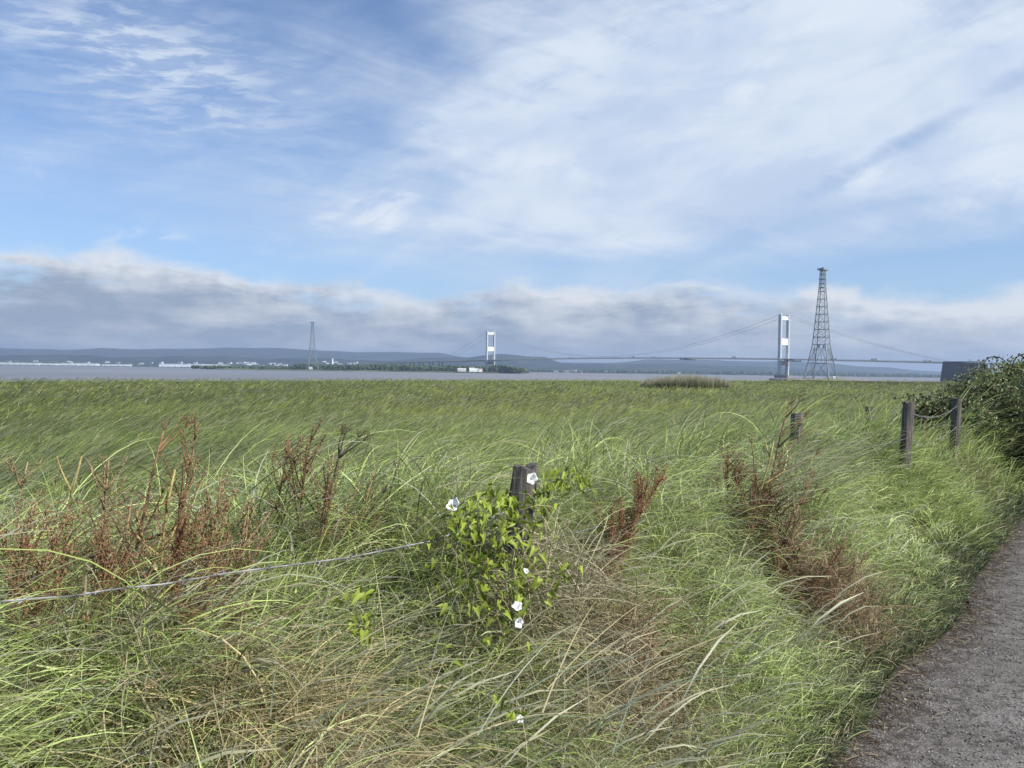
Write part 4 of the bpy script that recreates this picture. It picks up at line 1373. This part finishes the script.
C0 = np.array([0.29, 0.37, 0.045]) * rng.uniform(0.35, 1.25, (n, 1)) + np.array([0.06, 0.0, 0.0]) * (rng.random((n, 1)) < 0.05)
V, Fc, C = scatter(lv, lf, P_, facing_rot(n, (0.2, -1, 0.55), 0.85), rng.uniform(0.020, 0.042, n), C0)
mesh_obj('foliage', V, Fc, leafm, bw, colors=C)
petal = plain('white_petal', (0.74, 0.75, 0.72), 0.5, 0.03, 30)
sepal = plain('green_sepal', (0.12, 0.20, 0.04), 0.6, 0.1, 30)
for fx, fy, fy_d, dirv, sz in [(453, 504, 2.68, (-0.3, -0.8, 0.55), 0.023), (532, 478.5, 2.93, (0.2, -0.95, 0.25), 0.021), (517, 606, 2.50, (0.1, -0.6, 0.9), 0.017), (519, 623, 2.46, (0.3, -1, 0.1), 0.015), (526, 571, 2.60, (0, -0.7, 0.7), 0.010), (520, 719, 2.06, (-0.2, -0.7, 0.6), 0.010)]:
    c_ = at(fx, fy, fy_d - 0.02) - bw.location
    sz *= 0.85; z = Vector(dirv).normalized(); x_ = z.orthogonal().normalized(); y_ = z.cross(x_)
    b = MB(); vs, fs = [], []
    prof = [(-1.7, 0.12), (-1.1, 0.17), (-0.7, 0.28), (-0.38, 0.48), (-0.15, 0.72), (0.0, 0.95), (0.04, 1.10), (-0.02, 1.18)]
    K = 40
    ph_ = rd.uniform(0, 6)
    for h_, r_ in prof:
        for k in range(K):
            a = 2 * math.pi * k / K
            rr_ = r_ * (1 + (0.09 * math.cos(5 * a + ph_) + 0.05 * math.sin(2 * a + ph_)) * r_)
            vs.append(c_ + (x_ * math.cos(a) * rr_ + y_ * math.sin(a) * rr_ + z * (h_ + (0.12 * math.cos(5 * a + ph_ + 1) + 0.16 * math.sin(2 * a + 2 * ph_) + 0.05 * math.cos(11 * a)) * r_ * r_)) * sz)
    for i in range(len(prof) - 1):
        for k in range(K):
            a, b_ = i * K + k, i * K + (k + 1) % K
            fs.append((a, b_, b_ + K, a + K))
    fs.append(tuple(range(K)))
    b.add(vs, fs); fl = b.build('flower', petal, bw, smooth=True)
    b = MB(); b.tube([c_ - z * sz * 2.0, c_ - z * sz * 1.3], [0.2 * sz, 0.34 * sz], 7); b.build('sepals', sepal, fl)

# heap of dead bleached stems beside the bindweed
def heap(name, cx, cy, cz, rad, n, label, colr, hgt=0.5, L=(0.2, 0.55), w=(0.002, 0.0045)):
    a = rng.uniform(0, 6.28, n); q_ = rad * np.sqrt(rng.random(n))
    x, y = cx + q_ * np.cos(a), cy + q_ * np.sin(a)
    dome = np.sqrt(np.clip(1 - (q_ / rad) ** 2, 0, 1))
    z = ground(x, y) + hgt * dome * (0.25 + 0.75 * rng.random(n) ** 0.5)
    col = np.array(colr) * rng.uniform(0.35, 1.3, (n, 1))
    V, Fc, C = ribbons(np.stack([x, y, z], -1), rng.uniform(0, 6.28, n), rng.uniform(*L, n), rng.uniform(*w, n), rng.uniform(0.3, 1.3, n), rng.uniform(1.4, 2.8, n), 6, col, curl=rng.normal(0, 1.0, n))
    return tag(mesh_obj(name, V, Fc, stalkm, colors=C), label, 'dead grass', kind='stuff')


heap('dead_grass', 0.20, 3.0, 0, 0.36, 1300, 'tangled straw coloured dead stems heaped right of the first fence post', (0.46, 0.41, 0.26), 0.66)
heap('dead_grass', 0.46, 3.0, 0, 0.22, 450, 'brown tangle of dead stems low between the bindweed and the red docks', (0.26, 0.17, 0.09), 0.5)
heap('dead_grass', -0.62, 2.0, 0, 0.34, 1700, 'straw coloured dead grass at the bottom left of the verge', (0.50, 0.41, 0.21), 0.42)
heap('dead_grass', sD.x, sD.y, 0, 0.30, 900, 'russet dead grass flattened below the right-hand dead clump', (0.34, 0.24, 0.14), 0.36)
n = 5200
ly = rng.uniform(2.4, 12, n); ld = np.abs(rng.normal(0, 0.13, n)) - 0.02
lx = np.interp(ly, PY, PX) + ld / 0.78
col = np.where(rng.random((n, 1)) < 0.6, np.array([[0.10, 0.065, 0.04]]), np.array([[0.30, 0.25, 0.15]])) * rng.uniform(0.4, 1.3, (n, 1))
V, Fc, C = ribbons(np.stack([lx, ly, np.full(n, 0.016)], -1), rng.uniform(0, 6.28, n), rng.uniform(0.015, 0.10, n), rng.uniform(0.002, 0.006, n), rng.uniform(1.3, 1.6, n), rng.uniform(1.4, 1.75, n), 3, col, twist=rng.normal(0, 0.3, n))
tag(mesh_obj('leaf_litter', V, Fc, stalkm, colors=C), 'brown dead litter along the edge where the path meets the grass', 'litter', kind='stuff')
heap('dead_grass', at(765, 520, 4.4).x, 4.4, 0, 0.24, 1100, 'dark brown tangle at the base of the right-hand dead clump', (0.12, 0.07, 0.04), 0.72, (0.08, 0.3), (0.003, 0.007))
heap('dead_grass', -1.25, 2.45, 0, 0.50, 1500, 'rust brown dead tangle behind the wire at the left', (0.19, 0.095, 0.055), 0.92, (0.06, 0.22), (0.002, 0.005))
# long pale bent stalks lying across the near left
pts_ = [((-20, 732), (150, 688), (330, 678), (330, 636), 1.85), ((0, 640), (100, 600), (95, 598), (110, 606), 1.8)]
n = 150
px0 = rng.uniform(-60, 640, n); py0 = rng.uniform(600, 830, n)
P0 = np.array([tuple(at(a, b_, rng.uniform(1.75, 2.3))) for a, b_ in zip(px0, py0)])
P0[:, 2] = np.clip(P0[:, 2], 0.15, 0.75)
col = np.where(rng.random((n, 1)) < 0.5, SILVER * 1.5, STRAW * 1.1) * rng.uniform(0.7, 1.25, (n, 1))
V, Fc, C = ribbons(P0, rng.normal(1.1, 0.8, n), rng.uniform(0.25, 0.6, n), rng.uniform(0.002, 0.004, n), rng.uniform(0.8, 1.2, n), rng.uniform(1.4, 2.0, n), 6, col)
tag(mesh_obj('seeding_grass', V, Fc, grassm, colors=C), 'pale bent grass stalks lying across the near left of the verge', 'grass', kind='stuff')

# ------------------------------------------------------------------ bramble hedge on the right
hb = empty('bramble_hedge', (8.2, 12.0, 0))
tag(hb, 'dark green bramble hedge mounded against the fence at the right', 'hedge')
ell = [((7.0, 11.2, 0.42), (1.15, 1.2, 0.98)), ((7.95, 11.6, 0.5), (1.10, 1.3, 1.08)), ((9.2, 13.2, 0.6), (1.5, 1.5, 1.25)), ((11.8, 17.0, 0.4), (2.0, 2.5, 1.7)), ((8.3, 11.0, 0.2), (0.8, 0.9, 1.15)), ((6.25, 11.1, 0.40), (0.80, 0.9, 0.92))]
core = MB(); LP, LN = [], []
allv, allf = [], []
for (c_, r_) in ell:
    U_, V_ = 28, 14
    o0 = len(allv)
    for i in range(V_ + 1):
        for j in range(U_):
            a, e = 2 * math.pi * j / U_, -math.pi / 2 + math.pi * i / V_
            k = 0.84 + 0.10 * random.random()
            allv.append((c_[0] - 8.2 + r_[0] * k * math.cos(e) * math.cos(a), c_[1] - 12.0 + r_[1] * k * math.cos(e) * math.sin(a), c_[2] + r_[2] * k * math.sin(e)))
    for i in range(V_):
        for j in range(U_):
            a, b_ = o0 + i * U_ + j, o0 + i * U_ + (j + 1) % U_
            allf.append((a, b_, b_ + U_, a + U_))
    n = int(13000 * (r_[0] * r_[2]) / 2.2)
    dv = rng.normal(size=(n, 3)); dv /= np.linalg.norm(dv, axis=1, keepdims=True)
    dv[:, 2] = np.where(dv[:, 2] < -0.3, -dv[:, 2], dv[:, 2])
    lumpy = 0.70 + 0.56 * fbm(dv[:, 0] * 3 + c_[0], dv[:, 2] * 3 + dv[:, 1] * 2, 51, 3)
    rr_ = lumpy * rng.uniform(0.86, 1.06, n)
    LP.append(np.array(c_) - np.array([8.2, 12.0, 0]) + dv * np.array(r_) * rr_[:, None]); LN.append(dv)
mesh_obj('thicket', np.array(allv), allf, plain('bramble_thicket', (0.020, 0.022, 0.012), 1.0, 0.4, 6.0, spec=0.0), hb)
P_ = np.concatenate(LP); Nn = np.concatenate(LN); n = len(P_)
bl = np.array([(0, -0.5, 0), (-0.34, 0.0, 0.08), (0, 0.6, -0.06), (0.34, 0.0, 0.08)]); bf = np.array([(0, 1, 2), (0, 2, 3)])
g = fbm(P_[:, 0] * 2, P_[:, 2] * 3 + P_[:, 1], 55, 3)[:, None]
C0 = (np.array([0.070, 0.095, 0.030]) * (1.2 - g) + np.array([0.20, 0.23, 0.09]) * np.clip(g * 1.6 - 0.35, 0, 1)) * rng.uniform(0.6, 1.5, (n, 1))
rt = rng.random(n) < 0.05
C0[rt] = np.array([0.16, 0.08, 0.04])
V, Fc, C = scatter(bl, bf, P_, rand_rot(n), rng.uniform(0.028, 0.058, n), C0)
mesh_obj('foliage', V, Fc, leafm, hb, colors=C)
SP = []
rd = random.Random(9)
for s in range(60):
    c_, r_ = ell[rd.choice([0, 1, 1, 2, 4])]
    a = rd.uniform(0, 6.28)
    p = Vector((c_[0] - 8.2 + r_[0] * 0.6 * math.cos(a), c_[1] - 12 + r_[1] * 0.6 * math.sin(a), c_[2] + r_[2] * 0.75))
    dv = Vector((math.cos(a) * 0.5, math.sin(a) * 0.5, 1)).normalized()
    L = rd.uniform(0.35, 0.85); pts = [p]
    for k in range(8):
        dv = (dv + Vector((math.cos(a) * 0.16 + rd.uniform(-.1, .1), math.sin(a) * 0.16, -0.20))).normalized()
        pts.append(pts[-1] + dv * L / 8)
        for _ in range(3): SP.append(tuple(pts[-1] + Vector((rd.gauss(0, .03), rd.gauss(0, .03), rd.gauss(0, .03)))))
    sprays = MB(); sprays.tube(pts, [0.006 * (1 - 0.08 * k) for k in range(9)], 4); sprays.build('cane', twigd, hb)
for pth in ([(985, 372, 11.6), (984, 362, 11.6), (990, 357, 11.6), (999, 357, 11.6), (1005, 361, 11.6)], [(1010, 375, 11.6), (1014, 360, 11.6), (1020, 355, 11.6), (1032, 352, 11.6)]):
    pts = [at(*p) - Vector((8.2, 12.0, 0)) for p in pth]
    sprays = MB(); sprays.tube(pts, 0.008, 4); sprays.build('cane', twigd, hb)
    for a, b_ in zip(pts[:-1], pts[1:]):
        for _ in range(6): SP.append(tuple(a.lerp(b_, rd.random()) + Vector((rd.gauss(0, .03), rd.gauss(0, .03), rd.gauss(0, .03)))))
SP = np.array(SP); n = len(SP)
V, Fc, C = scatter(bl, bf, SP, rand_rot(n), rng.uniform(0.03, 0.06, n), np.array([0.07, 0.085, 0.035]) * rng.uniform(0.6, 1.5, (n, 1)))
mesh_obj('spray_leaves', V, Fc, leafm, hb, colors=C)

# pale grass growing up through the front of the hedge
n = 16000
hx, hy = rng.uniform(6.4, 11.5, n), rng.uniform(9.4, 11.6, n)
k_ = (verge_d(hx, hy) > -0.2) & (hx > 6.2 + (11.6 - hy) * 0.35 + 0.2)
hx, hy = hx[k_], hy[k_]; n = len(hx)
hz = np.clip(rng.random(n) * 1.1 * sstep(hx, 6.3, 8.0), 0, 1.1)
col = (SILVER * 0.9) * rng.uniform(0.5, 1.35, (n, 1))
V, Fc, C = ribbons(np.stack([hx, hy - 0.35 + hz * 0.35, ground(hx, hy) + hz], -1), rng.normal(1.9, 0.6, n), rng.uniform(0.3, 0.75, n), rng.uniform(0.004, 0.009, n), rng.uniform(0, 0.9, n), rng.uniform(1.2, 2.0, n), 6, col)
tag(mesh_obj('hedge_grass', V, Fc, grassm, colors=C), 'pale grass grown up through the front of the bramble hedge', 'grass', kind='stuff')

# ------------------------------------------------------------------ loose grit on the path
n = 16000
gy = rng.uniform(2.2, 11, n); gt = rng.random(n) ** 1.3
gx = np.interp(gy, PY, PX) + 0.02 + gt * 3.6
sz = rng.uniform(0.0015, 0.0055, n) * (1 + 0.8 * (rng.random(n) < 0.05))
C0 = np.where(rng.random((n, 1)) < 0.45, np.array([[0.28, 0.26, 0.24]]), np.array([[0.08, 0.07, 0.065]])) * rng.uniform(0.6, 1.5, (n, 1))
zz = 0.013 + 0.03 * np.sin(np.clip(gt * 3.6 / 4.1, 0, 1) * math.pi)
V, Fc, C = scatter(ico_v, ico_f, np.stack([gx, gy, zz], -1), rand_rot(n), sz[:, None] * np.array([[1.2, 1, 0.7]]), C0)
tag(mesh_obj('grit', V, Fc, leafy('grit_stone', 0.0, 0.9, 0.2), colors=C), 'loose grey grit scattered on the worn path', 'grit', kind='stuff')

# ------------------------------------------------------------------ haze
m = bpy.data.materials.new('air')
m.use_nodes = True
nt = m.node_tree
nt.nodes.remove(nt.nodes['Principled BSDF'])
vol = nt.nodes.new('ShaderNodeVolumePrincipled')
vol.inputs['Color'].default_value = (0.60, 0.76, 1.0, 1)
vol.inputs['Density'].default_value = 1.0e-4
vol.inputs['Anisotropy'].default_value = 0.2
nt.links.new(vol.outputs[0], nt.nodes['Material Output'].inputs['Volume'])
b = MB(); b.box((0, 0, (300 - 16) / 2), (31000, 31000, 316))
tag(b.build('haze', m), 'pale blue haze over the estuary and hills', 'haze', kind='stuff')
